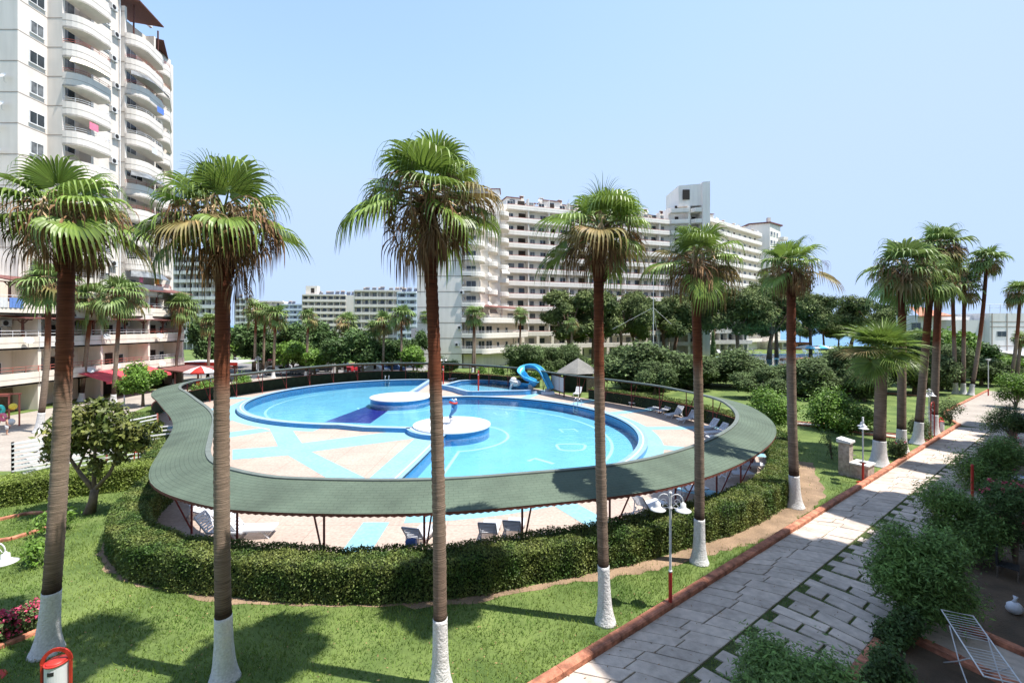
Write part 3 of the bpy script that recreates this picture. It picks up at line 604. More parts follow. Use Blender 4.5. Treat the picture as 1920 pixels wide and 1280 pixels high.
def palm_parts(seed, n_green=30, n_dead=26, Rb=1.0, pl=.85, nseg=30, pale=False, stiff=1.0, stalks=10, lo=-.75):
    g = np.random.default_rng(seed); Vs = []; Fs = []; mi = []; dry = []; base = 0; pb = MB()
    for i in range(n_green):
        u = (i+.5)/n_green; az = i*2.39996+g.normal()*.45; e0 = 1.42-(1.42-lo)*u**1.1+g.normal()*.13-(.35 if g.random() < .12 and u > .5 else 0)
        P_, V, Fq = fan(e0, az, pl*g.uniform(.75, 1.15)*(.5+.6*u), Rb*g.uniform(.78, 1.2)*(.85+.15*min(1, u*3)), nseg, g.uniform(1.75, 2.1)*(.55 if u < .12 else 1), (.3+.58*u)*g.uniform(.65, 1.4)*stiff, .18, .2+.3*u, 0, g)
        P_[:, 2] += .35*(1-u); V[:, 2] += .35*(1-u)
        if u > .55 and g.random() < .16: dry += [len(Fs)]
        pb.tube([tuple(p) for p in P_], [.03, .026, .022, .02, .018, .016], 5); Vs.append(V); Fs.append(Fq+base); base += len(V)
    b = MB(); b.v = pb.v; b.f = pb.f
    V = np.vstack(Vs+[np.array(pb.v)]); F4 = np.vstack(Fs); fl = [tuple(f) for f in F4.tolist()]+[tuple(i+base for i in f) for f in pb.f]
    gm = []
    for q, f_ in enumerate(Fs): gm += [1 if q in dry else 0]*len(f_)
    green = raw_mesh('crown', V, fl, [M['frond_pale'] if pale else M['frond'], M['dry_frond']], gm+[0]*len(pb.f))
    Vs = []; Fs = []; base = 0; pb = MB()
    for i in range(n_dead):
        az = i*2.39996+1+g.normal()*.3; e0 = g.uniform(-.75, .65)
        P_, V, Fq = fan(e0, az, pl*g.uniform(.6, 1.15), Rb*g.uniform(.45, .95), 12, g.uniform(.4, 1.1), 1.25, .3, .9, .26, g)
        pb.tube([tuple(p) for p in P_], [.03, .024, .02, .017, .014, .012], 4, cap=False); Vs.append(V); Fs.append(Fq+base); base += len(V)
    if Vs: V = np.vstack(Vs+[np.array(pb.v)]); fl = [tuple(f) for f in np.vstack(Fs).tolist()]; k = base
    else: V = np.zeros((0, 3)); fl = []; k = 0
    fl += [tuple(i+k for i in f) for f in pb.f]; mi = [0]*len(fl); sb = MB()      # dry flower stalks with fine twigs
    for i in range(stalks):
        az = g.uniform(0, 6.28); e = g.uniform(.3, 1.0); L = g.uniform(1.0, 1.7); pts = []; p = np.array([0, 0, .2]); 
        for j in range(9):
            q = e-j*.32; p = p+np.array([math.cos(az)*math.cos(q), math.sin(az)*math.cos(q), math.sin(q)])*L/9; pts.append(tuple(p))
            if j > 2:
                for _ in range(7):
                    d = g.normal(size=3)*.5+np.array([0, 0, -.8]); d = d/np.linalg.norm(d)*g.uniform(.12, .34); sb.add([tuple(p), tuple(p+d*.5+g.normal(size=3)*.02), tuple(p+d), tuple(p+d*.5+np.array([.02, .015, 0]))], [(0, 1, 2, 3)])
        sb.tube(pts, [.016]*4+[.01]*5, 4, cap=False)
    V = np.vstack([V, np.array(sb.v)]) if sb.v else V; n0 = len(V)-len(sb.v); fl += [tuple(i+n0 for i in f) for f in sb.f]; mi += [1]*len(sb.f)
    dead = raw_mesh('dead_fronds', V, fl, [M['dead'], M['dead_pale']], mi)
    return green, dead
def trunk_meshes(h, dx, dy, r0, r1, wh, seed, frayed=1.0, bend=0):
    g = random.Random(seed); b = MB(); n = 16; zs = []; z = wh-.05
    while z < h: zs.append(z); z += .075
    pts = []; rs = []
    for i, z in enumerate(zs):
        u = z/h; pts.append((dx*u+bend*math.sin(u*3.14), dy*u, z)); r = r0+(r1-r0)*u; fl = math.exp(-max(0, z-.0)/.55)*.5*r0
        r = r+fl*.45+(.012 if i % 2 else 0)*g.uniform(.3, 1.2); 
        if z > h-1.0*frayed: r += (.02+.05*g.random())*min(1, (z-h+1.0*frayed)*2)
        rs.append(r)
    b.tube(pts, rs, n)
    for i in range(int(70*frayed)):                # frayed leaf bases under the crown
        z = h-g.random()**1.5*1.1; a = g.uniform(0, 6.28); rr = r1+.03; c = (dx*z/h, dy*z/h); L = g.uniform(.1, .28); t = g.uniform(.05, .16)
        p = Vector((c[0]+rr*math.cos(a), c[1]+rr*math.sin(a), z)); q = p+Vector((math.cos(a)*t, math.sin(a)*t, L)); w_ = Vector((-math.sin(a), math.cos(a), 0))*.05
        b.add([p-w_, p+w_, q+w_*.4, q-w_*.4], [(0, 1, 2, 3)])
    tr = b.mesh('trunk', M['trunk'], True); b = MB(); pts = []; rs = []
    for i in range(22):
        z = wh*i/21-.02; u = z/h; pts.append((dx*u+bend*math.sin(u*3.14), dy*u, z)); r = r0+(r1-r0)*u+.006; rs.append(r+r0*.75*math.exp(-max(z, 0)/.3)+r0*.25*math.exp(-max(z, 0)/.8)+g.uniform(0, .006))
    b.tube(pts, rs, 20); return tr, b.mesh('painted_base', M['lime'], True)
def palm(name, base, top, r0, r1, wh, parts, label, group=None, rz=0, cs=1.0, seed=0, frayed=1.0, bend=0, tm=None, tilt=(0, 0)):
    root = thing(name, (base[0], base[1], 0), label, 'palm tree', group); h = top[2]; dx, dy = top[0]-base[0], top[1]-base[1]
    tr, wb = tm or trunk_meshes(h, dx, dy, r0, r1, wh, seed, frayed, bend)
    link_mesh('trunk', tr, root)
    if wh: link_mesh('painted_base', wb, root)
    cr_ = link_mesh('crown', parts[0], root, (dx, dy, h+.1), rz, cs); cr_.rotation_euler.x, cr_.rotation_euler.y = tilt
    if parts[1] is not None: link_mesh('dead_fronds', parts[1], root, (dx, dy, h+.3), rz, cs)
    return root
FRONT = [  # base px, crown-centre px, r0, r1, painted height, label
    ((88, 1222), (126, 428), .175, .155, 1.52, 'tall fan palm with whitewashed base beside the red and white bin'),
    ((421, 1274), (420, 440), .165, .148, 1.47, 'tall fan palm with one big dead frond hanging, before the left bend of the roof'),
    ((826, 1292), (803, 402), .148, .128, 1.6, 'tallest looking fan palm, standing before the middle of the green roof'),
    ((1135, 1166), (1122, 458), .145, .128, 1.56, 'fan palm with white base left of the near white lamp post'),
    ((1311, 1054), (1303, 508), .16, .138, 1.5, 'fan palm with white base just right of the near white lamp post, by the hedge'),
    ((1491, 950), (1484, 515), .195, .17, 1.42, 'fan palm standing at the right end of the thick hedge')]
for i, (bp, cp, r0, r1, wh, lab) in enumerate(FRONT):
    bx, by = G(*bp); by0 = by; tx, ty, tz = PT(*cp, by)
    palm('fan_palm', (bx, by), (tx, ty, tz), r0, r1, wh, palm_parts(11+i*3, [17, 15, 18, 18, 17, 16][i], [52, 66, 46, 36, 34, 40][i], 1.12, .92, 34, stalks=[20, 26, 20, 14, 14, 18][i], lo=-.12), lab, 'row of fan palms along the lawn', cs=[1.08, 1.06, 1.1, 1.04, 1.04, 1.03][i], rz=[.4, 2.2, 1.2, 4.4, .2, 3.3][i], seed=i, frayed=1.0, bend=[.1, -.06, .07, -.05, .06, -.08][i], tilt=[(.1, -.12), (-.08, .1), (.06, .12), (-.1, -.05), (.1, .08), (.02, .14)][i])
# the big hanging dead frond of the second palm
p2 = [o for o in bpy.data.objects if o.name.startswith('fan_palm')][1]; g2 = np.random.default_rng(5)
P_, V_, F_ = fan(-.7, -.35, 1.0, 1.1, 26, .75, .75, .5, .85, .05, g2)
hb = MB(); hb.tube([tuple(p) for p in P_], .02, 5); v = np.vstack([V_, np.array(hb.v)]); fl = [tuple(f) for f in F_.tolist()]+[tuple(i+len(V_) for i in f) for f in hb.f]
c2 = [c for c in p2.children if c.name.startswith('crown')][0]
o = link_mesh('hanging_dead_frond', raw_mesh('hanging_dead_frond', v, fl, M['dead']), p2, (c2.location.x, c2.location.y-.1, c2.location.z-.15)); o['label'] = 'big brown dead frond hanging on the right'
# background palms share a few crowns
pv = [palm_parts(101+i, 20, 22, 1.1, .7, 20, stalks=16, pale=True) for i in range(3)]; pf = [palm_parts(121+i, 20, 16, 1.05, .65, 14, pale=True, stalks=10, stiff=.9) for i in range(3)]
BACK = [  # base px, crown px, radius of crown in px, label, dry
    ((1690, 848), (1692, 520), 78, 'tall fan palm right behind the short bushy palm, crown fraying', 0),
    ((1720, 832), (1745, 540), 62, 'fan palm between the bushy palm and the red trellis', 0),
    ((1750, 815), (1762, 478), 62, 'tall fan palm just right of the red trellis', 0),
    ((1792, 738), (1785, 520), 40, 'fan palm at the far end of the lawn with its crown behind the tall palms', 1),
    ((1806, 739), (1808, 545), 42, 'fan palm left of the leaning palm at the plaza kerb', 1),
    ((1820, 741), (1850, 498), 42, 'leaning fan palm with shaggy trunk before the white building on the right', 1),
    ((1893, 725), (1912, 556), 36, 'leaning fan palm at the right edge before the white building', 1),
    ((1905, 724), (1914, 640), 22, 'small fan palm at the right edge under the leaning one', 1),
    ((73, 810), (90, 545), 62, 'fan palm close behind the leftmost big trunk, before the shops', 0),
    ((152, 752), (172, 575), 52, 'fan palm standing left of the red awning', 0),
    ((212, 755), (226, 565), 55, 'fan palm standing before the right half of the red awning', 0),
    ((325, 722), (342, 585), 40, 'fan palm at the far corner of the balconied shops', 0),
    ((389, 717), (394, 612), 30, 'fan palm beside the red and white striped parasol', 1),
    ((477, 708), (480, 590), 34, 'fan palm left of the pair by the pink roofed hut', 1),
    ((493, 703), (497, 592), 26, 'slim fan palm in the middle of the group by the pink roofed hut', 1),
    ((512, 708), (517, 600), 34, 'fan palm standing in front of the parked black suv', 1),
    ((574, 706), (578, 600), 26, 'fan palm above the parked dark hatchback', 1),
    ((647, 702), (650, 612), 32, 'fan palm in front of the wide five storey block', 1),
    ((703, 702), (702, 622), 26, 'left fan palm of the pair by the parked white saloon', 1),
    ((718, 704), (720, 610), 30, 'right fan palm of the pair by the parked white saloon', 1),
    ((752, 706), (753, 600), 34, 'fan palm near the far white double lamp with many dry stalks', 1),
    ((886, 704), (889, 598), 30, 'twin trunked fan palm before the corner of the stepped block', 1),
    ((974, 690), (976, 596), 23, 'fan palm before the lower galleries, right of the twin trunked palm', 1),
    ((1072, 692), (1072, 612), 20, 'small fan palm beside the leaning pine at the galleries', 1),
    ((797, 690), (798, 598), 18, 'small fan palm partly hidden behind the tallest palm trunk', 1)]
for i, (bp, cp, rp, lab, far) in enumerate(BACK):
    bx, by = G(*bp); tx, ty, tz = PT(*cp, by); rr = rp*by/F0; k = rr/1.62; pts = (pf if far else pv)[i % 3]
    w0 = {0: 1.5, 1: 1.3}[far] if bp[0] > 1600 or bp[0] in (73, 886) else .9
    r0 = .24 if i < 3 else .2
    pr = palm('fan_palm', (bx, by), (tx, ty, tz+(rp*.1)*by/F0), r0, r0*.8, w0, pts, lab, 'fan palms farther off', rz=i*1.3, cs=k, seed=40+i, frayed=1.3 if i < 8 else .5, bend=.25 if i in (5, 6, 8) else 0)
    if bp[0] == 886:                               # its second trunk
        tr, _ = trunk_meshes(tz, tx-bx-.3, 0, .18, .15, .05, 77, .5); link_mesh('trunk', tr, pr, (.35, .1, 0))
bx, by = G(1648, 872); tx, ty, tz = PT(1653, 668, by)
palm('fan_palm', (bx, by), (tx, ty, tz), .3, .27, 1.45, palm_parts(77, 34, 0, 1.5, 1.0, 36, stiff=.3, stalks=0, lo=-.15), 'short thick fan palm with stiff bushy green crown behind the stone fountain', 'row of fan palms along the lawn', seed=9, frayed=.4)

# ------------------------------------------------------------------ broadleaf trees, shrubs, pines
def tree(name, base, label, cat, crown, trunk_args, group=None, rz=0, sc=(1, 1, 1), kids=True):
    r = thing(name, (base[0], base[1], 0), label, cat, group, rz); r.scale = sc
    if trunk_args is not None: link_mesh('trunk', trunk_args, r)
    link_mesh('crown', crown, r); return r
def tr_mesh(h, r, tops, seed, m='bark', lean=(0, 0)):
    b = MB(); limbs(b, h, r, tops, seed, lean); return b.mesh('trunk', M[m], True)
CIT = []
for i in range(4):
    lb = rnd_lobes(14, 1.95, 1.35, 2.45, 1.0, .9, 30+i); CIT.append((crown_mesh('crown', lb, 16000, .25, .12, M['leaf_citrus'], .5, .5), tr_mesh(1.2, .16, [(l[0]*.7, l[1]*.7, l[2]) for l in lb[:6]], i)))
CT = [((1228, 742), 676, 40, 'low citrus tree behind the right hand fence, left of the fifth palm'), ((1292, 730), 668, 48, 'citrus tree close to the back of the fifth palm trunk'), ((1420, 748), 690, 42, 'low citrus tree left of the tall yellow green shrub'), ((1500, 740), 672, 50, 'citrus tree close behind the sixth palm trunk'), ((1560, 728), 660, 48, 'citrus tree farther back, right of the sixth palm trunk'), ((1620, 752), 690, 40, 'low citrus tree left of the bushy palm trunk'), ((1195, 728), 640, 75, 'dark citrus tree right of the grey roofed hut'), ((1262, 724), 655, 62, 'dark citrus tree behind the row of loungers, left of the fifth palm'), ((1325, 722), 668, 60, 'dark citrus tree behind the fifth palm trunk'),
      ((1390, 728), 655, 55, 'round citrus tree before the far pool'), ((1440, 722), 672, 45, 'citrus tree left of the sixth palm trunk, near the far pool'), ((1535, 745), 668, 60, 'citrus tree right of the sixth palm trunk'), ((1592, 742), 648, 55, 'citrus tree behind the bright green rounded shrub'),
      ((1650, 738), 640, 45, 'citrus tree behind the short bushy palm'), ((1715, 738), 640, 55, 'citrus tree between the tall palm trunks on the right'), ((1765, 730), 645, 45, 'citrus tree right of the trellis palms'), ((1840, 722), 668, 42, 'citrus tree near the thin lamp at the plaza'), ((1880, 715), 680, 36, 'low citrus tree before the white building on the right'),
      ((1150, 705), 648, 36, 'citrus tree just behind the grey roofed hut'), ((985, 704), 642, 42, 'citrus tree by the corner of the stepped block'), ((1030, 702), 650, 34, 'thin citrus tree with light showing through behind the blue slide'), ((1075, 700), 645, 36, 'citrus tree left of the grey roofed hut'), ((840, 702), 668, 22, 'small citrus tree right of the tallest palm trunk')]
for i, (bp, ty_, rp, lab) in enumerate(CT):
    bx, by = G(*bp); k = 1.12*rp*by/F0/2.75; kz = (8-(ty_-HY)*by/F0)/4.55; c = CIT[i % 4]
    tree('citrus_tree', (bx, by), lab, 'tree', c[0], c[1], 'citrus trees', i*1.1, (k, k, kz))
BIG = []
for i in range(3):
    lb = rnd_lobes(14, 2.6, 1.5, 4.6, 1.3, .85, 60+i); BIG.append((crown_mesh('crown', lb, 9000, .5, .26, M['leaf_dark'], .5, .5), tr_mesh(2.0, .2, [(l[0]*.7, l[1]*.7, l[2]) for l in lb[:6]], i+5)))
lb = rnd_lobes(12, 2.4, 1.2, 3.6, 1.2, .85, 66); LTB = (crown_mesh('crown', lb, 8000, .45, .24, M['leaf_bright'], .5, .5), tr_mesh(1.6, .18, [(l[0]*.7, l[1]*.7, l[2]) for l in lb[:6]], 8))
BT = [((1705, 722), 622, 50, 0, 'dark leafy tree behind the tall palms by the trellis'), ((1775, 715), 618, 48, 1, 'bright leafy tree before the white building, among the thin palms'), ((1822, 712), 640, 42, 2, 'dark tree at the foot of the white building'), ((1885, 715), 668, 36, 1, 'pale green tree at the right edge below the white building'), ((395, 700), 602, 40, 0, 'dark leafy tree right of the far corner of the shops'), ((440, 690), 612, 48, 1, 'pale green tree behind the striped parasol'), ((475, 696), 610, 45, 0, 'dense tree left of the pink roofed hut'), ((540, 694), 610, 40, 0, 'tall dense tree behind the parked black suv'), ((550, 702), 640, 40, 1, 'pale green tree behind the dark hatchback'), ((590, 704), 655, 34, 1, 'pale green round tree left of the small red roof'), ((600, 692), 606, 36, 0, 'dark tree in front of the wide five storey block'), ((632, 706), 630, 38, 2, 'broad dark tree behind the fan palm at the car park'), ((680, 704), 622, 42, 0, 'broad dark tree behind the parked red car'), ((735, 700), 632, 38, 2, 'dark tree behind the pair of palms at the car park'), ((775, 704), 648, 32, 1, 'pale green tree by the far white double lamp'), ((782, 696), 624, 22, 0, 'dark tree at the left foot of the stepped block'), ((505, 700), 640, 26, 2, 'dark tree behind the pink roofed hut')]
for i, (bp, ty_, rp, kind, lab) in enumerate(BT):
    bx, by = G(*bp); c = LTB if kind == 1 else BIG[kind]; k = rp*by/F0/3.6; kz = (8-(ty_-HY)*by/F0)/(5.6 if kind == 1 else 7.0)
    tree('garden_tree', (bx, by), lab, 'tree', c[0], c[1], 'trees round the car park', i*.9, (k, k, kz))
def pine_mesh(seed, h, rx, rz):
    lb = rnd_lobes(26, rx*1.05, rz, h-rz*1.15, rx*.33, .75, seed); cr = crown_mesh('crown', lb, 17000, .6, .2, M['leaf_pine'], .45, .5, .35)
    tops = [(l[0]*.8, l[1]*.8, l[2]-.3) for l in lb[:9]]; g = random.Random(seed)
    return cr, tr_mesh(h-rz*2.1, .3, tops, seed, 'pine_bark', (g.uniform(-.8, .8), g.uniform(-.5, .5)))
PN = [pine_mesh(3, 12, 4.4, 3.3), pine_mesh(4, 12, 3.8, 3.7), pine_mesh(5, 12, 5.0, 3.0)]
PI = [((1070, 684), 545, 60, 1, 'twin stemmed pine nearest the galleries'), ((1112, 682), 540, 55, 0, 'pine behind the fourth palm crown'), ((1165, 680), 556, 55, 2, 'spreading pine left of the flagpole'), ((1192, 676), 548, 45, 1, 'pine just behind the flagpole'), ((1246, 674), 552, 55, 0, 'pine between the flagpole and the fifth palm'), ((1264, 668), 556, 45, 1, 'slim pine left of the fifth palm'), ((1338, 672), 545, 55, 2, 'pine just right of the fifth palm'), ((1385, 678), 535, 58, 0, 'tall pine at the left end of the far pool'), ((1442, 672), 540, 60, 1, 'pine with low dark boughs at the far pool'), ((1456, 668), 520, 62, 2, 'leaning pine with a bare forked branch beside the far pool'), ((1520, 668), 545, 48, 0, 'pine behind the sixth palm crown'), ((1640, 665), 555, 62, 2, 'broad pine left of the tall right hand palms'), ((1595, 655), 575, 45, 1, 'bushy pine behind the two blue parasols')]
for i, (bp, ty_, rp, kind, lab) in enumerate(PI):
    bx, by = G(*bp); c = PN[kind]; k = rp*by/F0/[5.4, 4.8, 6.4][kind]; kz = (8-(ty_-HY)*by/F0)/12.0
    tree('pine_tree', (bx, by), lab, 'pine tree', c[0], c[1], 'pines by the far pool', i*1.7, (k, k, kz))
for i, (x, rp, ty_, lab) in enumerate(((1500, 22, 600, 'far shore pine with bare trunk, left of the spreading one'), (1545, 36, 590, 'far spreading shore pine with forked trunks'), (1572, 28, 605, 'far shore pine right of the spreading one'))):
    bx, by = G(x, 655); c = PN[2]; k = rp*by/F0/6.4; tree('pine_tree', (bx, by), lab, 'pine tree', c[0], c[1], 'pines on the shore', i*2, (k, k, (8-(ty_-HY)*by/F0)/12))
cy = crown_mesh('crown', [(0, 0, .6+.45*i, .42-.03*i, .42-.03*i, .5) for i in range(9)], 5000, .2, .08, M['leaf_dark'], .6, .8)
bx, by = G(1337, 697); tree('cypress', (bx, by), 'narrow dark column of foliage round the base of a pine by the far pool', 'tree', cy, None, sc=(1.3, 1.3, 1.5))
# magnolia on the left lawn
bx, by = G(172, 962); lob = [(-1.2, .1, 3.0, .75, .8, .7), (-.4, -.3, 3.5, .85, .8, .75), (.45, .2, 3.75, .7, .7, .65), (1.05, -.2, 3.25, .7, .7, .7), (1.6, .1, 3.0, .65, .6, .55), (-1.35, -.1, 2.45, .5, .6, .5), (-.5, .3, 2.7, .8, .8, .5), (.7, .2, 2.75, .75, .7, .5), (1.9, 0, 2.75, .5, .5, .4), (2.5, 0, 3.35, .38, .35, .25), (.1, .1, 4.15, .4, .4, .35), (-1.0, .2, 3.75, .45, .45, .4), (.35, -.2, 1.9, .35, .35, .4), (1.2, 0, 2.2, .3, .3, .3)]
b = MB(); b.tube([(-.12, 0, -.1), (.05, 0, .5), (.12, 0, .95)], [.22, .15, .13], 10)
for t, r in (([(.1, 0, .9), (-.5, .05, 1.5), (-.95, 0, 2.2), (-1.1, 0, 3.0)], .1), ([(.1, 0, .9), (.0, .1, 1.7), (.15, 0, 2.5), (.1, 0, 3.8)], .085), ([(.12, 0, .92), (.7, 0, 1.5), (1.1, 0, 2.2), (1.3, 0, 3.0)], .09), ([(1.0, 0, 2.0), (1.7, 0, 2.6), (2.4, 0, 3.3)], .04), ([(-.6, 0, 1.7), (-.4, .2, 2.4), (-.5, -.2, 3.4)], .05)): b.tube(t, [r*(1-.7*i/(len(t)-1)) for i in range(len(t))], 8)
tree('magnolia_tree', (bx, by), 'glossy leaved magnolia tree with forked trunk on the left lawn', 'tree', crown_mesh('crown', lob, 4200, .26, .12, M['leaf_magnolia'], .45, .4), b.mesh('trunk', M['bark'], True), sc=(1.03, 1.03, 1.1))
bx, by = G(268, 762); lb = rnd_lobes(10, 1.3, .8, 2.75, .85, .85, 5)
tree('round_tree', (bx, by), 'small round bright green tree right of the red awning', 'tree', crown_mesh('crown', lb, 6000, .28, .16, M['leaf_bright'], .5, .5), tr_mesh(1.3, .12, [(l[0]*.6, l[1]*.6, l[2]) for l in lb[:5]], 3), sc=(1, 1, 1.02))
def shrub(name, px, rp, ytop, label, m, L, W, k, seed, stem=False, up=.5, cat='shrub', group=None, lobes=8, spiky=0, petals=0, z0=.1):
    bx, by = G(*px); r = rp*by/F0; h = 8-(ytop-HY)*by/F0
    lb = [(x, y, max(z, r*.25), a, a_, c) for x, y, z, a, a_, c in rnd_lobes(lobes, r*.62, h*.3, h*.5, min(r, h)*.45, 1, seed)]
    root = thing(name, (bx, by, 0), label, cat, group); link_mesh('foliage', crown_mesh('foliage', lb, k, L, W, m, .45, up, .4), root)
    b = MB(); g = random.Random(seed)
    for l in lb[:6]: b.tube([(0, 0, -.05), (l[0]*.3, l[1]*.3, l[2]*.5), (l[0]*.9, l[1]*.9, l[2])], [r*.05, r*.035, r*.012], 5)
    b.build('stem', [M['bark']], root)
    if petals:
        cs = []
        for _ in range(petals):
            l = lb[g.randrange(len(lb))]; d = unit(1)[0]; d[2] = abs(d[2]); c = np.array(l[:3])+d*np.array(l[3:])*1.05; cs += [c+rng.normal(size=3)*.035 for _ in range(9)]
        v, f = quads(np.array(cs), unit(len(cs)), .07, .055); link_mesh('flowers', raw_mesh('flowers', v, f, M['flower_pink']), root)['kind'] = 'stuff'
    return root
shrub('rounded_shrub', (1447, 808), 50, 724, 'tall yellow green shrub between the roof and the sixth palm', M['leaf_bright'], .17, .09, 14000, 1)
shrub('rounded_shrub', (1583, 808), 62, 742, 'dense bright green rounded shrub beside the small brick walk', M['leaf_bright'], .2, .11, 12000, 2)
shrub('rounded_shrub', (1470, 838), 24, 806, 'small yellowish shrub at the right bend of the roof', M['leaf_yellow'], .12, .06, 3000, 3)
shrub('willowy_shrub', (1722, 1168), 88, 975, 'big willowy shrub overhanging the path, nearest the drying rack', M['leaf_willow'], .13, .035, 30000, 4, up=.8, lobes=14, group='willowy shrubs along the path')
shrub('willowy_shrub', (1805, 1040), 72, 900, 'willowy shrub in the shade behind the big overhanging one', M['leaf_willow'], .13, .035, 20000, 5, up=.8, lobes=12, group='willowy shrubs along the path')
shrub('willowy_shrub', (1855, 925), 58, 812, 'willowy shrub beside the pink oleander, where the path narrows', M['leaf_willow'], .14, .04, 16000, 6, up=.8, lobes=12, group='willowy shrubs along the path')
shrub('willowy_shrub', (1490, 1350), 135, 1245, 'leafy green shrub cut off by the bottom edge, at the near end of the path', M['leaf_willow'], .12, .04, 26000, 7, up=.8, lobes=14, group='willowy shrubs along the path')
shrub('clipped_shrub', (1900, 826), 42, 752, 'dark clipped ball shrub at the right edge', M['leaf_dark'], .1, .05, 12000, 8)
shrub('clipped_shrub', (1905, 765), 30, 702, 'bright leafy shrub above the dark clipped ball', M['leaf_bright'], .18, .09, 7000, 9)
shrub('oleander', (1905, 1060), 55, 870, 'dark oleander with pink flowers at the right edge', M['leaf_dark'], .14, .03, 9000, 10, petals=70, group='oleanders')
shrub('oleander', (1890, 900), 40, 800, 'oleander with scattered pink flowers behind the ball shrub', M['leaf_dark'], .14, .03, 7000, 17, petals=40, group='oleanders')
for i, (px, rp, yt, lab) in enumerate((((1685, 860), 26, 805, 'rose bush at the kerb beside the second white palm base'), ((1722, 828), 24, 780, 'rose bush between the white palm bases by the trellis'), ((1782, 795), 26, 740, 'rose bush just right of the trellis palms'))): shrub('rose_bush', px, rp, yt, lab, M['leaf_citrus'], .1, .06, 2500, 20+i, group='rose bushes', petals=6)
for i, (px, rp, yt, lab) in enumerate((((1672, 1210), 34, 1165, 'low weedy plant at the near edge of the path paving'), ((1690, 1200), 45, 1130, 'shaded plant at the foot of the big willowy shrub'), ((1660, 1285), 60, 1200, 'shaded low plant at the bottom edge, left of the drying rack'))): shrub('low_plant', px, rp, yt, lab, M['leaf_dark'], .1, .05, 2600, 30+i, group='low plants in the shaded beds')
shrub('flower_bush', (25, 1195), 46, 1140, 'pink flower bush in a round terracotta bed at the left edge', M['leaf_citrus'], .09, .045, 5000, 40, petals=170, cat='flower bush')
shrub('young_plant', (60, 1060), 34, 1010, 'young leafy plant on the left lawn beside the leftmost trunk', M['leaf_bright'], .16, .07, 420, 41)
shrub('young_plant', (95, 1000), 36, 962, 'leafy seedlings in the far terracotta flower bed on the left', M['leaf_bright'], .16, .07, 420, 42)
shrub('young_plant', (1560, 860), 22, 800, 'thin young shrub in the shaded lawn before the bright rounded shrub', M['leaf_citrus'], .1, .04, 700, 43)
for px, r, lab in (((12, 1182), .95, 'round terracotta bed edge under the pink flower bush'), ((20, 990), 1.5, 'round terracotta bed edge on the far left lawn')):
    c = G(*px); curb(arc(c, r, 0, 358, 24), lab, .12, .13)
for i, (px, rp, yt, lab) in enumerate((((905, 708), 14, 686, 'low bright shrub right of the twin trunked palm'), ((935, 706), 16, 688, 'low bright shrub behind the shower post'), ((1015, 712), 18, 688, 'low light shrub behind the top of the slide'), ((380, 738), 24, 712, 'yellow green bed behind the screen fence, nearest the shops'), ((450, 728), 26, 704, 'flower bed shrub behind the screen fence, near the white lamps'), ((1195, 668), 10, 655, 'light green shrub beside the blue tent'))): shrub('low_shrub', px, rp, yt, lab, M['leaf_bright'], .22, .12, 2200, 50+i, group='low shrubs round the pool')
# ------------------------------------------------------------------ buildings
def box_mesh(name, w, d, h, m): return MB().box(-w/2, w/2, -d/2, d/2, 0, h).mesh(name, m)
def window_mesh(w, h, glass='glass', fr='frame_white', panes=2, deep=.06, sill=True):
    b = MB(); t = .06
    b.box(-w/2+t, w/2-t, -.02, .0, t, h-t, 1)
    for x0, x1, z0, z1 in ((-w/2, w/2, 0, t), (-w/2, w/2, h-t, h), (-w/2, -w/2+t, t, h-t), (w/2-t, w/2, t, h-t)): b.box(x0, x1, -deep, .004, z0, z1, 0)
    for i in range(1, panes): x = -w/2+w*i/panes; b.box(x-.025, x+.025, -deep*.8, -.021, t, h-t, 0)
    if sill: b.box(-w/2-.06, w/2+.06, -deep-.08, .0, -.07, 0, 0)
    return b.mesh('window', [M[fr], M[glass]])
WIN = [window_mesh(1.5, 1.25), window_mesh(1.3, 1.25, 'curtain'), window_mesh(.9, 1.1, 'glass', 'frame_white', 1), window_mesh(1.9, 2.1, 'glass', 'frame_white', 2, sill=False), window_mesh(1.8, 2.1, 'curtain', 'frame_white', 2, sill=False)]
DOOR = window_mesh(1.0, 2.1, 'dark', 'brown_wood', 1, sill=False); OPEN = window_mesh(1.9, 2.3, 'dark', 'wall', 1, .03, False)
def ac_mesh():
    b = MB(); b.box(-.42, .42, -.33, 0, 0, .62, 0); b.T = Matrix.Translation((-.1, -.335, .31))@Matrix.Rotation(R(90), 4, 'X'); b.lathe([(.24, 0), (.24, .02), (.05, .025)], (0, 0, 0), 14, 1); b.T = None
    b.box(-.36, -.3, -.32, 0, -.06, -.002, 2); b.box(.3, .36, -.32, 0, -.06, -.002, 2); return b.mesh('air_conditioner', [M['white_paint'], M['black'], M['grey']])
AC = ac_mesh()
def dish_mesh():
    b = MB(); b.tube([(0, .3, -.5), (0, 0, -.45), (0, 0, .2)], .025, 6, 1); b.T = Matrix.Translation((0, -.05, .35))@Matrix.Rotation(R(62), 4, 'X')
    b.lathe([(.02, -.02), (.25, .03), (.45, .13), (.46, .14), (.25, .05), (.02, .01)], (0, 0, 0), 16, 0); b.tube([(0, -.45, .13), (0, 0, .5)], .015, 5, 1); b.T = None; return b.mesh('satellite_dish', [M['white_paint'], M['grey']])
DISH = dish_mesh()
def wall_pt(p0, p1, u): return p0[0]+(p1[0]-p0[0])*u, p0[1]+(p1[1]-p0[1])*u
def face_rot(p0, p1): return math.atan2(p1[1]-p0[1], p1[0]-p0[0])       # facing the right-hand side of p0->p1
def put(me, parent, p0, p1, u, z, out=.0, name=None):
    x, y = wall_pt(p0, p1, u); a = face_rot(p0, p1); return link_mesh(name or me.name.split('.')[0], me, parent, (x+math.sin(a)*out, y-math.cos(a)*out, z), a)
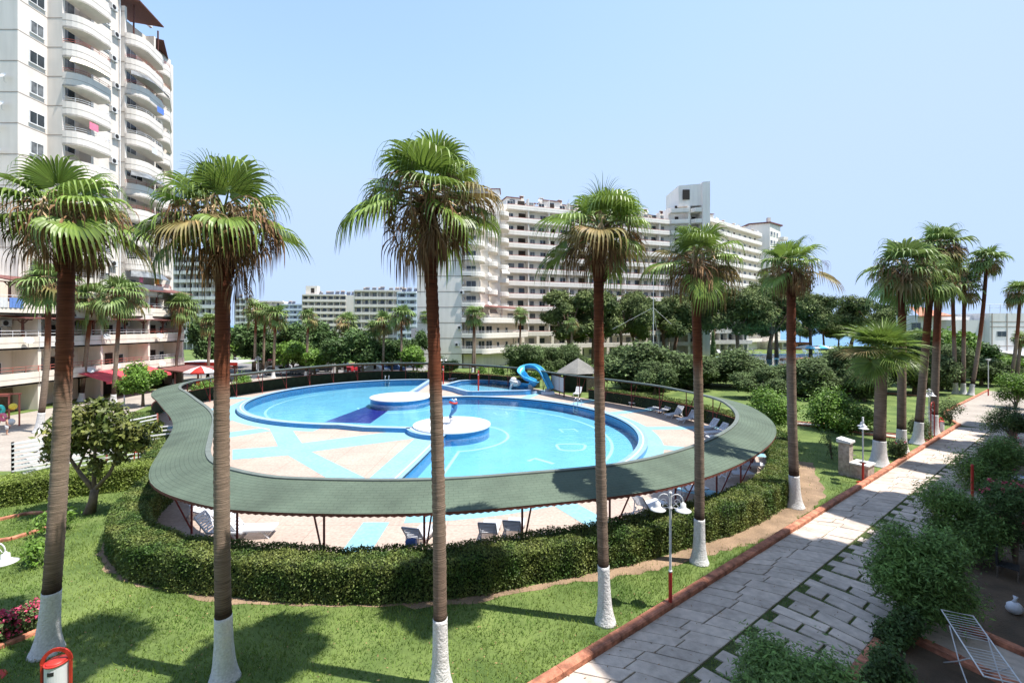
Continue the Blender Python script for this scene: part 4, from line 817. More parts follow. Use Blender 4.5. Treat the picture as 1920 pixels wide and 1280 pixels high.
def balcony(parent, path, z0, top, slab=.18, rail=None, rail_h=.3, floor_poly=None, mat_=None, t=.12, name='balcony'):
    """parapet along an open 2-D path with its floor slab; optional tube rail on top"""
    mat_ = mat_ or ('wall' if 'tower_block' in parent.name or 'camera' in parent.name else 'wall_mid')
    b = MB(); b.strip(path, 0, t, z0, top); b.prism(floor_poly or path, z0+.004, z0+slab); b.strip(path, -.012, -.002, z0+(top-z0)*.52, z0+(top-z0)*.545, 1)
    o = b.build(name, [M[mat_], M['groove']], parent)
    if rail:
        r = MB(); P_ = off(path, t*.5)
        for k in (.5, 1.0): r.tube([(x, y, top+rail_h*k) for x, y in P_], .022, 5)
        for x, y in resample(P_, 1.1, False, False): r.tube([(x, y, top), (x, y, top+rail_h)], .018, 5)
        r.build('railing', [M[rail]], o)
    return o
def rounded(a, b_, c, d, n=5):                    # quarter-ish corner helper: path a -> b (corner) -> c
    o = []
    for i in range(n+1):
        t = i/n; o.append(((1-t)**2*a[0]+2*t*(1-t)*b_[0]+t*t*c[0], (1-t)**2*a[1]+2*t*(1-t)*b_[1]+t*t*c[1]))
    return o
def grooves(b, path, zs, mi=1, t=.014, h=.06):
    for z in zs: b.strip(path, -t, -.003, z, z+h, mi)
rb = random.Random(11)
# ---- left tower block
tw = thing('tower_block', (-48, 52, 0), 'tall pale residential tower with stacked rounded balconies at the upper left', 'apartment tower'); O = Vector((-48, 52, 0))
class Off:                                          # children of a thing keep world-like coordinates through this shift
    pass
def adopt(root):
    for c in root.children:
        if not c.get('_s'): c.location -= root.location; c['_s'] = 1
SH = 3.0; GZ = 24.5
gz = [GZ+SH*k for k in range(-5, 9)]
tw.location = (0, 0, 0)
b = MB(); TOP = 47.2; Z0 = 9.0
b.prism([(-64, 43.9), (-47.7, 43.9), (-47.7, 46.7), (-64, 46.7)], Z0, 51)
b.prism([(-64, 46.702), (-46.15, 46.702), (-46.15, 47.0), (-48.2, 47.0), (-48.2, 50.7), (-46.9, 50.7), (-46.9, 54.4), (-64, 54.4)], Z0, 51)
b.prism([(-64, 54.402), (-46.3, 54.402), (-46.3, 54.7), (-48.4, 54.7), (-48.4, 60.1), (-47.3, 60.1), (-47.3, 60.4), (-49.2, 60.4), (-49.2, 65.6), (-49.9, 65.6), (-49.9, 67), (-64, 67)], Z0, TOP-1)
for path in ([(-60, 43.9), (-47.7, 43.9), (-47.7, 46.7), (-46.15, 46.7)], [(-46.9, 50.7), (-46.9, 54.4), (-46.3, 54.4)]):
    for z in gz:
        for i in range(len(path)-1): b.strip([path[i], path[i+1]], -.012, -.002, z, z+.07, 1)
b.build('wall', [M['wall'], M['groove']], tw)
b = MB(); b.tube([(-46.78, 54.3, Z0), (-46.78, 54.3, 49)], .07, 8); b.build('drainpipe', [M['frame_white']], tw)
bal1 = [(-46.15, 46.69)]+[(-45.75, 46.7)]+rounded((-45.75, 46.7), (-44.5, 46.9), (-44.35, 48.2), None)[1:]+[(-44.3, 50.0), (-44.5, 50.5), (-46.2, 50.75)]
bal2 = [(-46.3, 54.39)]+rounded((-46.1, 54.4), (-44.9, 54.7), (-44.85, 56.2), None)+[(-45.4, 59.0), (-45.9, 59.9), (-47.3, 60.1)]
bal3 = [(-47.3, 60.38)]+rounded((-47.1, 60.4), (-46.3, 60.8), (-46.6, 62), None)+[(-48.6, 65.0), (-49.2, 65.6)]
for bi, bal in enumerate((bal1, bal2, bal3)):
    for k, z in enumerate(gz):
        if bi and z > TOP-2.4: continue
        balcony(tw, bal, z-.92, z+.52, rail=[None, 'rail_white', 'rail_red', 'rail_white', 'rail_red'][(k*3+bi*2) % 5], rail_h=.42, name='balcony')
        zz_ = z+SH-.95
        if (k*7+bi*5) % 4 == 0 and bi < 2:                    # drawn awning hanging under the slab above
            a = MB(); p = bal[2:-1]; P_ = off(p, -.05); q = off(p, -.75); n_ = len(p)
            a.add([(x, y, zz_) for x, y in P_]+[(x, y, zz_-.75) for x, y in q]+[(x, y, zz_+.02) for x, y in P_]+[(x, y, zz_-.73) for x, y in q], [(i, i+1, n_+i+1, n_+i) for i in range(n_-1)]+[(2*n_+i, 3*n_+i, 3*n_+i+1, 2*n_+i+1) for i in range(n_-1)])
            a.build('awning', [M[('awning', 'frame_white', 'curtain', 'awning')[(k+bi) % 4]]], tw)
for k, z in enumerate(gz):
    p0, p1 = (-48.2, 47.0), (-48.2, 50.7); put(WIN[3+(k % 2)], tw, p0, p1, .6, z-.74, .01)
    if z < TOP-3: p0, p1 = (-48.4, 54.7), (-48.4, 60.1); put(WIN[3+(k % 2)], tw, p0, p1, .55, z-.74, .01)
    put(WIN[(k*3) % 2], tw, (-47.7, 43.9), (-47.7, 46.7), .63, z+.55, .01)
    put(WIN[k % 2], tw, (-46.9, 50.7), (-46.9, 54.4), .45, z+.35, .01); put(AC, tw, (-46.9, 50.7), (-46.9, 54.4), .72+.1*(k % 2), z-.55, .01)
    if k % 3 == 1: put(AC, tw, (-49.2, 60.4), (-49.2, 65.6), .2, z-.1, .01)
    if z < TOP-3: put(WIN[3], tw, (-49.2, 60.4), (-49.2, 65.6), .5, z-.74, .01)
for px, py in ((14, 150), (10, 202), (3, 243), (4, 290)): x, y, z = PT(px, py, 43.8); link_mesh('satellite_dish', DISH, tw, (x, y-.3, z), 0, .65)
for nm, pts, z in (('roof_canopy', [(-50, 53.6), (-44.5, 54.4), (-45.3, 59.2), (-50, 59.6)], 46.7), ('roof_canopy', [(-52, 60.2), (-46.6, 60.9), (-49.6, 65.8), (-52, 66.4)], 46.0)):
    b = MB(); n_ = 4; b.add([(x, y, z+(0 if i in (1, 2) else 1.0)) for i, (x, y) in enumerate(pts)]+[(x, y, z+.15+(0 if i in (1, 2) else 1.0)) for i, (x, y) in enumerate(pts)], [(3, 2, 1, 0), (4, 5, 6, 7), (0, 1, 5, 4), (1, 2, 6, 5), (2, 3, 7, 6), (3, 0, 4, 7)])
    for x, y in pts[1:3]: b.box(x-1.35, x-1.22, y+.6, y+.73, 42.6, z+.02)
    b.build(nm, [M['brown_wood']], tw)
# ---- podium of shops with terraces
pd = thing('shop_terrace_building', (0, 0, 0), 'three storey row of shops and terrace flats with brown pergolas along the left street', 'apartment building')
X0, Y0, Y1 = -45.0, 30.0, 62.5
b = MB(); b.box(-66, X0-2.6, Y0, Y1-.3, 0, 9.0)
for y in (30, 36.6, 43.3, 49.9, 56.4, 62.2):
    for z0, z1 in ((0, 2.45), (3.66, 5.75), (6.98, 8.95), (10.2, 12.2)): b.box(X0-2.598, X0-.12, y, y+.3, z0, z1)
b.box(-66, X0-3.4, Y0, Y1, 9.002, 12.6); b.build('wall', [M['wall2']], pd)
for k, (z0, z1) in enumerate(((2.47, 3.64), (5.77, 6.96), (8.97, 10.16))):
    for i in range(5):
        y0, y1 = [(30, 36.6), (36.62, 43.3), (43.32, 49.9), (49.92, 56.4), (56.42, 62.5)][i]
        rail = [['rail_red', 'rail_red', 'rail_red', 'rail_red', 'rail_white'], [None, 'rail_white', 'rail_white', 'rail_white', 'rail_red'], ['rail_white', 'rail_white', 'rail_red', 'rail_white', 'rail_white']][k][i]
        balcony(pd, [(X0, y0+.01), (X0, y1-.01)], z0, z1, rail=rail, rail_h=.55, floor_poly=[(X0-2.6, y0), (X0, y0), (X0, y1), (X0-2.6, y1)], t=.14, mat_='white_wall' if (k, i) == (1, 2) else 'wall2')
for i, y0 in enumerate((30, 36.6, 43.3, 49.9, 56.4)):
    p0, p1 = (X0-2.6, y0+.3), (X0-2.6, y0+6.6)
    for k, z in enumerate((2.66, 5.96)):
        put(WIN[3+(i+k) % 2], pd, p0, p1, .25, z, .01); put(DOOR, pd, p0, p1, .55, z, .01)
        put(WIN[2], pd, p0, p1, .8, z+.8, .01)
    put(WIN[4-(i % 2)], pd, (X0-3.4, y0+.3), (X0-3.4, y0+6.6), .4, 9.16, .01)
    put(AC, pd, p0, p1, .9, 7.9, .01)
def pergola(y0, y1, zf, zb, out, posts, zp):
    b = MB(); x0, x1 = X0-2.55, X0+out; b.add([(x0, y0, zb), (x1, y0, zf), (x1, y1, zf), (x0, y1, zb), (x0, y0, zb+.1), (x1, y0, zf+.1), (x1, y1, zf+.1), (x0, y1, zb+.1)], [(3, 2, 1, 0), (4, 5, 6, 7), (0, 1, 5, 4), (1, 2, 6, 5), (2, 3, 7, 6), (3, 0, 4, 7)])
    o = b.build('pergola_roof', [M['brown_roof']], pd)
    for y in posts:
        b = MB(); b.box(X0-.35, X0-.2, y-.075, y+.075, zp, zf-.03); b.bar((X0-.27, y, zf-.5), (X0-.27, y+.5, zf-.06), .07); b.bar((X0-.27, y, zf-.5), (X0-.27, y-.5, zf-.06), .07); b.bar((X0-.27, y-.8, zf-.08), (X0-.27, y+.8, zf-.08), .1); b.build('pergola_post', [M['brown_wood']], o)
pergola(41.6, 49.7, 8.62, 8.9, .45, (42.1, 45.7, 49.2), 6.98); pergola(50.2, 56.2, 8.62, 8.9, .45, (50.6, 53.2, 55.9), 6.98); pergola(56.5, 63, 8.62, 8.9, .5, (59.0, ), 6.98)
pergola(54, 63.3, 12.2, 12.9, .6, (54.4, 58, 62.2), 10.18); pergola(40.5, 49, 12.0, 12.6, .3, (41, 45, 48.7), 10.18)
b = MB(); b.box(X0-2.598, X0-2.52, 41.5, 46.4, .02, 2.4); b.box(X0-2.515, X0-2.5, 43.9, 43.98, .02, 2.4, 1); b.build('shop_shutter', [M['bark'], M['dark']], pd)
put(box_mesh('poster', .55, .03, .8, M['green_sign']), pd, (X0-2.5, 41.5), (X0-2.5, 46.4), .93, 1.2, .02, 'poster')
b = MB(); b.box(X0-2.59, X0-2.4, 49.9, 62, .02, 2.43); b.build('shop_front', [M['dark']], pd)
for y0, y1 in ((47.2, 50.3), (50.34, 56.2)):
    b = MB(); b.add([(X0+.02, y0, 3.0), (X0+2.9, y0, 2.15), (X0+2.9, y1, 2.15), (X0+.02, y1, 3.0), (X0+.02, y0, 3.03), (X0+2.9, y0, 2.18), (X0+2.9, y1, 2.18), (X0+.02, y1, 3.03)], [(3, 2, 1, 0), (4, 5, 6, 7), (0, 1, 5, 4), (1, 2, 6, 5), (2, 3, 7, 6), (3, 0, 4, 7)]); b.add([(X0+2.9, y0, 2.15), (X0+2.93, y0, 1.9), (X0+2.93, y1, 1.9), (X0+2.9, y1, 2.15)], [(0, 1, 2, 3)]); b.build('shop_awning', [M['awning_red']], pd)
b = MB(); b.add([(X0+.02, 57, 2.42), (X0+5.4, 57.4, 1.95), (X0+5.6, 65.5, 1.95), (X0+.02, 65, 2.42), (X0+.02, 57, 2.55), (X0+5.4, 57.4, 2.08), (X0+5.6, 65.5, 2.08), (X0+.02, 65, 2.55)], [(3, 2, 1, 0), (4, 5, 6, 7), (0, 1, 5, 4), (1, 2, 6, 5), (2, 3, 7, 6), (3, 0, 4, 7)])
for x, y in ((X0+5.2, 57.7), (X0+5.4, 65), (X0+2.5, 57.4)): b.box(x-.07, x+.07, y-.07, y+.07, 0, 1.97)
b.build('cafe_canopy', [M['brown_roof']], pd)
for y, z in ((42.0, 6.35), (50.1, 6.5), (57.6, 6.4), (48.2, 3.0), (51.3, 3.2), (58.0, 2.9), (45, 3.2)): link_mesh('satellite_dish', DISH, pd, (X0+.35, y, z), 1.1, .75)
for y, z, m, w_ in ((40.7, 9.6, 'blue_cloth', 1.2), (39.8, 9.6, 'white_paint', .8), (57.2, 13.2, 'orange', .9), (54.9, 13.2, 'pink', .6)):
    b = MB(); n_ = 8; vs = [(X0+.05+.04*math.sin(i*2.2), y+w_*i/n_, z+s*.9) for s in (0, 1) for i in range(n_+1)]; b.add(vs, [(i, i+1, n_+2+i, n_+1+i) for i in range(n_)]); tag(b.build('hanging_laundry', [M[m]]), {'blue_cloth': 'blue clothes hung on the left terrace rail', 'white_paint': 'white cloth hung beside the blue clothes on the left terrace', 'orange': 'orange towel hung on the upper terrace rail', 'pink': 'pink cloth hung beside the orange towel'}[m], 'laundry', 'washing on the terraces')
for px, py, Y, w_, m, lab in ((66, 0, 0, 0, 0, 0),) if False else ((268, 282, 56.5, .9, 'white_paint', 'white sheet hung on a balcony of the left tower'), (247, 332, 55.2, .8, 'black', 'black cloth hung low on a balcony of the left tower'), (176, 236, 47.6, 1.0, 'pink', 'pale red cloth hung on a balcony of the left tower'), (283, 205, 57.6, 1.1, 'towel_blue', 'blue cloth hung on an upper balcony of the left tower')):
    x, _, z = PT(px, py, Y); x = {268: -44.82, 247: -45.6, 176: -44.28, 283: -45.0}[px]; b = MB(); n_ = 6; vs = [(.05+.03*math.sin(i*2.2), w_*i/n_, s*.75-.3) for s in (0, 1) for i in range(n_+1)]; b.add(vs, [(i, i+1, n_+2+i, n_+1+i) for i in range(n_)]); tag(b.build('hanging_laundry', [M[m]], loc=(x+.03, Y, z)), lab, 'laundry', 'washing on the tower balconies')
# ---- big stepped block and its galleries
mbk = thing('stepped_apartment_block', (0, 0, 0), 'large cream apartment block with long open galleries and stepped balconies in the middle distance', 'apartment building'); S2 = 2.9
b = MB(); core = [(-17.7, 85), (-9.4, 85), (-9.4, 87.6), (-6.3, 87.6), (-6.3, 92.4), (-4.9, 92.4), (-4.9, 97.8), (-2.6, 97.8), (-2.6, 103.5), (-1, 112), (-17.7, 112)]
b.prism([(-17.7, 85), (-9.4, 85), (-9.4, 87.6), (-9.4, 112), (-17.7, 112)], 0, 31.5); b.prism([(-9.398, 87.6), (-6.3, 87.6), (-6.3, 112), (-9.398, 112)], 0, 32.9); b.prism([(-6.298, 92.4), (-4.9, 92.4), (-4.9, 112), (-6.298, 112)], 0, 34.4); b.prism([(-4.898, 97.8), (-2.6, 97.8), (-2.6, 112), (-4.898, 112)], 0, 36)
for k in range(1, 11): b.strip([(-17.7, 85), (-9.4, 85)], -.014, -.002, S2*k-.25, S2*k-.13, 1)
b.box(-19.5, -17.72, 88, 100, 0, 7.5)
Ga, Gb = (-1.0, 103.5), (41.5, 119.2); dG = Vector((Gb[0]-Ga[0], Gb[1]-Ga[1])).normalized(); nG = Vector((dG.y, -dG.x)); lenG = math.hypot(Gb[0]-Ga[0], Gb[1]-Ga[1])
def gp(s, o): return (Ga[0]+dG.x*s+nG.x*o, Ga[1]+dG.y*s+nG.y*o)
NS = 12
b.prism([gp(-1, -1.7), gp(lenG+1, -1.7), gp(lenG+1, -14), gp(-1, -14)], 0, S2*NS+1.2)
b.build('wall', [M['wall_mid'], M['groove']], mbk)
paths = ([(-9.36, 84.7), (-7.6, 84.7)]+rounded((-7.6, 84.7), (-5.6, 84.8), (-5.3, 86.6), None)[1:]+[(-5.3, 89.8), (-6.3, 90.2)], [(-6.3, 92.38), (-4.6, 92.3)]+rounded((-4.6, 92.3), (-3.2, 92.4), (-3.0, 93.8), None)[1:]+[(-3.0, 96.4), (-4.9, 96.6)], [(-4.9, 97.78), (-2.2, 97.7)]+rounded((-2.2, 97.7), (-.9, 97.9), (-.7, 99.3), None)[1:]+[(-.7, 102.4), (-2.6, 102.6)])
backs = (((-9.4, 87.6), (-6.3, 87.6)), ((-6.3, 92.4), (-6.3, 97)), ((-4.9, 97.8), (-4.9, 102)))
for pi_, pth in enumerate(paths):
    for k in range(3, (10, 11, 12)[pi_]):
        z = S2*k; balcony(mbk, pth, z-.25, z+.75, rail=['rail_white', None, 'rail_white', None][(k+pi_) % 4], rail_h=.3, t=.1)
for k in range(3, 11):
    z = S2*k
    put(WIN[3], mbk, (-9.4, 87.6), (-6.3, 87.6), .5, z, .01); put(WIN[4], mbk, (-6.3, 87.6), (-6.3, 92.4), .3, z, .01); put(AC, mbk, (-9.4, 84.95), (-9.4, 87.6), .5, z+1.2, .02)
    put(WIN[2], mbk, (-4.9, 92.4), (-4.9, 97.8), .8, z+.8, .01); put(WIN[4], mbk, (-4.9, 92.4), (-4.9, 97.8), .3, z, .01); put(WIN[3], mbk, (-2.6, 97.8), (-2.6, 103.5), .35, z, .01); put(WIN[2], mbk, (-2.6, 97.8), (-2.6, 103.5), .85, z+.8, .01)
    link_mesh('satellite_dish', DISH, mbk, (-4.6, 90.8, z+.4), .8)
    if k % 3 == 0:
        b = MB(); q = paths[k//3 % 3][1:5]; n_ = len(q); P_ = off(q, -.02); Q_ = off(q, -.9); b.add([(x, y, z+2.6) for x, y in P_]+[(x, y, z+1.7) for x, y in Q_], [(i, i+1, n_+i+1, n_+i) for i in range(n_-1)]); b.build('awning', [M['frame_white']], mbk)
for z, px, py in ((2.9, 779, 0), (8.7, 0, 0)): pass
for px, py in ((866, 548), (862, 614), (857, 646)): x, y, z = PT(px, py, 84.6); link_mesh('air_conditioner', AC, mbk, (x, y+.35, z-.3))
low = [(-9.36, 84.5), (-5.6, 84.5)]+rounded((-5.6, 84.5), (-4.6, 84.6), (-4.0, 85.6), None)[1:]+[(3.2, 95.5), (3.4, 97), (1.0, 103)]
for k in (1, 2, 3):
    z = S2*k; balcony(mbk, low, z-.25, z+.8, rail='rail_white', rail_h=.4, floor_poly=low+[(-6.3, 103), (-6.3, 92), (-9.36, 87)], t=.12)
b = MB(); b.prism([(-9.2, 87.0), (-6.6, 87.0), (.2, 96.5), (.2, 103), (-9.2, 103)], 2.84, 8.4); b.prism([(-9.2, 86), (-5.5, 86.0), (1.2, 95.4), (1.2, 103), (-9.2, 103)], 0, 2.64); b.build('podium_wall', [M['wall2']], mbk)
for k in (1, 2):
    for u in (.1, .3, .55, .8): put(WIN[3 if u < .5 else 2], mbk, (-6.6, 87.0), (.2, 96.5), u, S2*k+(.03 if u < .5 else .7), .012)
    put(WIN[3], mbk, (-9.2, 87.0), (-6.6, 87.0), .5, S2*k+.03, .012)
b = MB(); b.add([(-6.3, 85.5, 11.6), (3.3, 96.2, 11.2), (2.0, 100, 11.8), (-6.3, 92, 12.2)], [(0, 1, 2, 3)]); b.add([(-6.3, 85.5, 11.7), (3.3, 96.2, 11.3), (2.0, 100, 11.9), (-6.3, 92, 12.3)], [(0, 1, 2, 3)])
for x, y in ((-5.6, 86.4), (-2, 90.4), (2.4, 95.6)): b.box(x-.06, x+.06, y-.06, y+.06, 9.5, 11.5)
b.build('pergola_roof', [M['brown_roof']], mbk)
gal_w = []
for k in range(2, NS+1):
    z = S2*k; s0 = 0
    balcony(mbk, [gp(s0, 0), gp(lenG, 0)], z-.3, z+.82, floor_poly=[gp(s0, -1.7), gp(s0, 0), gp(lenG, 0), gp(lenG, -1.7)], t=.14, name='gallery_parapet', rail='rail_red', rail_h=.1)
cms = [MB().box(-.35, .35, -.25, .25, 0 if k == 0 else .83, S2-.31).mesh('column', M['wall2']) for k in (0, 1)]
for k in (0, 1):
    for i in range(13): x, y = gp(lenG*i/12, -.25); link_mesh('column', cms[k], mbk, (x, y, S2*k), math.atan2(dG.y, dG.x))
balcony(mbk, [gp(0, 0), gp(lenG, 0)], S2-.3, S2+.82, floor_poly=[gp(0, -1.7), gp(0, 0), gp(lenG, 0), gp(lenG, -1.7)], t=.14, name='gallery_parapet')
for i in range(1, 9):
    s_ = lenG*i/8.6; b = MB(); q = [gp(s_-.09, -1.68), gp(s_+.09, -1.68), gp(s_+.09, -.16), gp(s_-.09, -.16)]
    for k in range(2, NS+1): b.prism(q, S2*k-.1, S2*(k+1)-.31)
    b.build('partition', [M['wall_mid']], mbk)
ww = []; pat = [WIN[0], OPEN, WIN[1], WIN[0], DOOR, WIN[0], WIN[1], OPEN, WIN[0], WIN[1], DOOR, WIN[0]]
for k in range(0, NS+1):
    for i in range(17): ww.append((abs(i-5)+(12-k)*.4, k, i))
ww.sort(); stuff = MB()
for j, (_, k, i) in enumerate(ww):
    me = pat[i % 12]; z = S2*k+(.01 if me in (OPEN, DOOR) else .9); p0, p1 = gp(0, -1.69), gp(lenG, -1.69); u = (i+.5+rb.uniform(-.08, .08))/17
    if k == NS and i in (1, 4, 7, 10): z += .02
    if j < 90: put(me, mbk, p0, p1, u, z, .01, 'doorway' if me in (OPEN, DOOR) else 'window')
    else:
        x, y = wall_pt(p0, p1, u); stuff.T = Matrix.Translation((x+nG.x*.01, y+nG.y*.01, z))@Matrix.Rotation(math.atan2(dG.y, dG.x), 4, 'Z'); stuff.box(-.7, .7, -.03, 0, 0, 1.2 if me not in (OPEN, DOOR) else 2.2, 0 if i % 2 else 1); stuff.T = None
stuff.build('small_windows', [M['glass'], M['curtain']], mbk)['kind'] = 'stuff'
# roof line: penthouses, chimneys, red roof edges, dishes
def roofbits(par, pf, L, z, n, seed):
    g = random.Random(seed)
    for i in range(n):
        s_ = L*(i+.5)/n; x, y = pf(s_, -4-g.random()*3); w_ = g.uniform(1.8, 4.5); h = g.uniform(1.4, 2.9); a = math.atan2(dG.y, dG.x)
        b = MB(); b.box(-w_/2, w_/2, -1.8, 1.8, 0, h, 0); b.box(-w_/2-.25, w_/2+.25, -2.1, 2.0, h+.002, h+.16, 1); b.box(-w_*.28, w_*.1, -1.83, -1.79, .5, h*.8, 2); b.build('penthouse', [M['wall_mid'], M['brown_roof'], M['glass']], par, loc=(x, y, z), rz=a)
        x, y = pf(s_+L/n*.45, -3.4); b = MB(); b.box(-.45, .45, -.35, .35, 0, g.uniform(1.6, 2.6), 0); b.box(-.55, .55, -.45, .45, 2.62, 2.75, 0); b.box(-.35, .35, -.25, .25, 2.0, 2.62, 1); b.build('chimney', [M['wall2'], M['brown_roof']], par, loc=(x, y, z), rz=a)
        if i % 2: x, y = pf(s_+L/n*.2, -1.0); link_mesh('satellite_dish', DISH, par, (x, y, z+1.1), g.uniform(-.5, 1))
roofbits(mbk, gp, lenG, S2*NS+1.2, 9, 3)
for (x, y, w_, d_, z0, h) in ((-14.5, 89, 4.5, 4, 31.5, 2.2), (-3.7, 101, 2.0, 4, 36, 1.6)):
    b = MB(); b.box(-w_/2, w_/2, -d_/2, d_/2, 0, h); b.box(-w_/2-.2, w_/2+.2, -d_/2-.2, d_/2+.2, h+.002, h+.14, 1); b.build('penthouse', [M['white_wall'], M['brown_roof']], mbk, loc=(x, y, z0))
b = MB(); [b.tube([(x, 86+.5*i, 31.5), (x, 86+.5*i, 34)], .04, 5) for i, x in enumerate((-12, -10.5, -9.6))]; b.add([(-12.5, 85.4, 34.0), (-9.3, 85.4, 34.0), (-9.3, 88.5, 34.2), (-12.5, 88.5, 34.2)], [(0, 1, 2, 3)]); b.build('roof_pergola', [M['grey']], mbk)
for x, y in ((-16.5, 87), (-7.0, 88.4)): MB().box(-.4, .4, -.4, .4, 0, 3.2).build('chimney', [M['wall2']], mbk, loc=(x, y, 33))
# ---- stair tower with angular balconies
st = thing('stair_tower', (0, 0, 0), 'tall cream stair tower with angular balconies rising above the galleries', 'tower')
b = MB(); b.prism([(41.6, 121), (47.3, 121.6), (47.3, 130), (41.6, 130)], 0, 39.3); b.prism([(44, 120.2), (50.4, 118.2), (50.4, 130), (44, 130)], 39.302, 44.9); b.prism([(49.3, 117.6), (51.0, 117.1), (51.6, 119), (51.6, 130), (49.3, 130)], 0, 45.1); b.prism([(47.302, 121.5), (49.298, 121.5), (49.298, 130), (47.302, 130)], 0, 39.3); b.box(46.1, 46.75, 119.2, 121.55, 0, 39.3); b.build('wall', [M['wall_mid']], st)
b = MB(); b.box(44.8, 46.6, 119.3, 119.5, 41, 43.6); b.T = None; b.build('opening', [M['dark']], st)
for k in range(1, 14):
    z = S2*k; balcony(st, [(41.5, 120.95), (41.7, 119.0), (46.05, 118.2), (46.1, 119.2)], z-.3, z+.85, t=.12); balcony(st, [(46.75, 119.0), (47.6, 117.9), (49.28, 117.8)], z-.3, z+.85, t=.12, floor_poly=[(46.75, 121.4), (46.75, 119.0), (47.6, 117.9), (49.28, 117.8), (49.28, 121.4)])
    put(DOOR, st, (47.3, 121.48), (49.3, 121.48), .6, z+.02, .01); put(WIN[2], st, (47.3, 121.48), (49.3, 121.48), .2, z+.6, .01); put(DOOR, st, (41.6, 121), (46.1, 121.5), .5, z+.02, .02)
# ---- farther wing
w2 = thing('far_wing', (0, 0, 0), 'farther cream wing with curved gallery ends right of the stair tower', 'apartment building')
Wa, Wb = Vector((51.2, 124.5)), Vector((84, 152)); dW = (Wb-Wa).normalized(); nW = Vector((dW.y, -dW.x)); lW = (Wb-Wa).length
def wp(s, o): return (Wa.x+dW.x*s+nW.x*o, Wa.y+dW.y*s+nW.y*o)
b = MB(); b.prism([wp(-1, -1.6), wp(lW-1, -1.6), wp(lW-1, -13), wp(-1, -13)], 0, S2*13); b.build('wall', [M['wall_mid']], w2)
endc = rounded(wp(lW-1.5, 0), wp(lW+1.2, -.2), wp(lW+.6, -3.5), None, 6)
for k in range(1, 14):
    z = S2*k; pth = [wp(0, 0)]+endc; balcony(w2, pth, z-.3, z+.82, floor_poly=pth+[wp(0, -1.7)], t=.14, name='gallery_parapet')
for k in range(6, 14):
    for i in range(11): put([WIN[0], WIN[3], WIN[1], DOOR][(i*3+k) % 4], w2, wp(0, -1.59), wp(lW-1, -1.59), (i+.5)/11, S2*(k-1)+(.9 if (i*3+k) % 4 in (0, 2) else .02), .01)
roofbits(w2, wp, lW, S2*13, 6, 9)
eb = thing('end_block', (0, 0, 0), 'pale end block with brown roof edge at the right end of the galleries', 'apartment building')
b = MB(); b.prism([(81.5, 156), (87, 153.5), (93.5, 158.5), (93.5, 175), (81.5, 175)], 0, 42.5); b.prism([(81, 155.7), (87, 153.0), (94.2, 158.2), (94.2, 175.5), (81, 175.5)], 42.502, 42.9, 1); b.build('wall', [M['wall_mid'], M['brown_roof']], eb)
for k in range(8, 14):
    for u in (.15, .42, .7): put(WIN[1 if u > .3 else 0], eb, (87, 153.5), (93.5, 158.5), u, S2*k+.9, .02)
    balcony(eb, [(92.2, 157.4), (93.5, 156.6), (95.5, 157.4), (95.8, 159.6), (93.5, 160.5)], S2*k-.3, S2*k+.85, t=.12)
MB().box(-.5, .5, -.5, .5, 0, 2.2).build('chimney', [M['wall2']], eb, loc=(88.5, 157, 42.9))
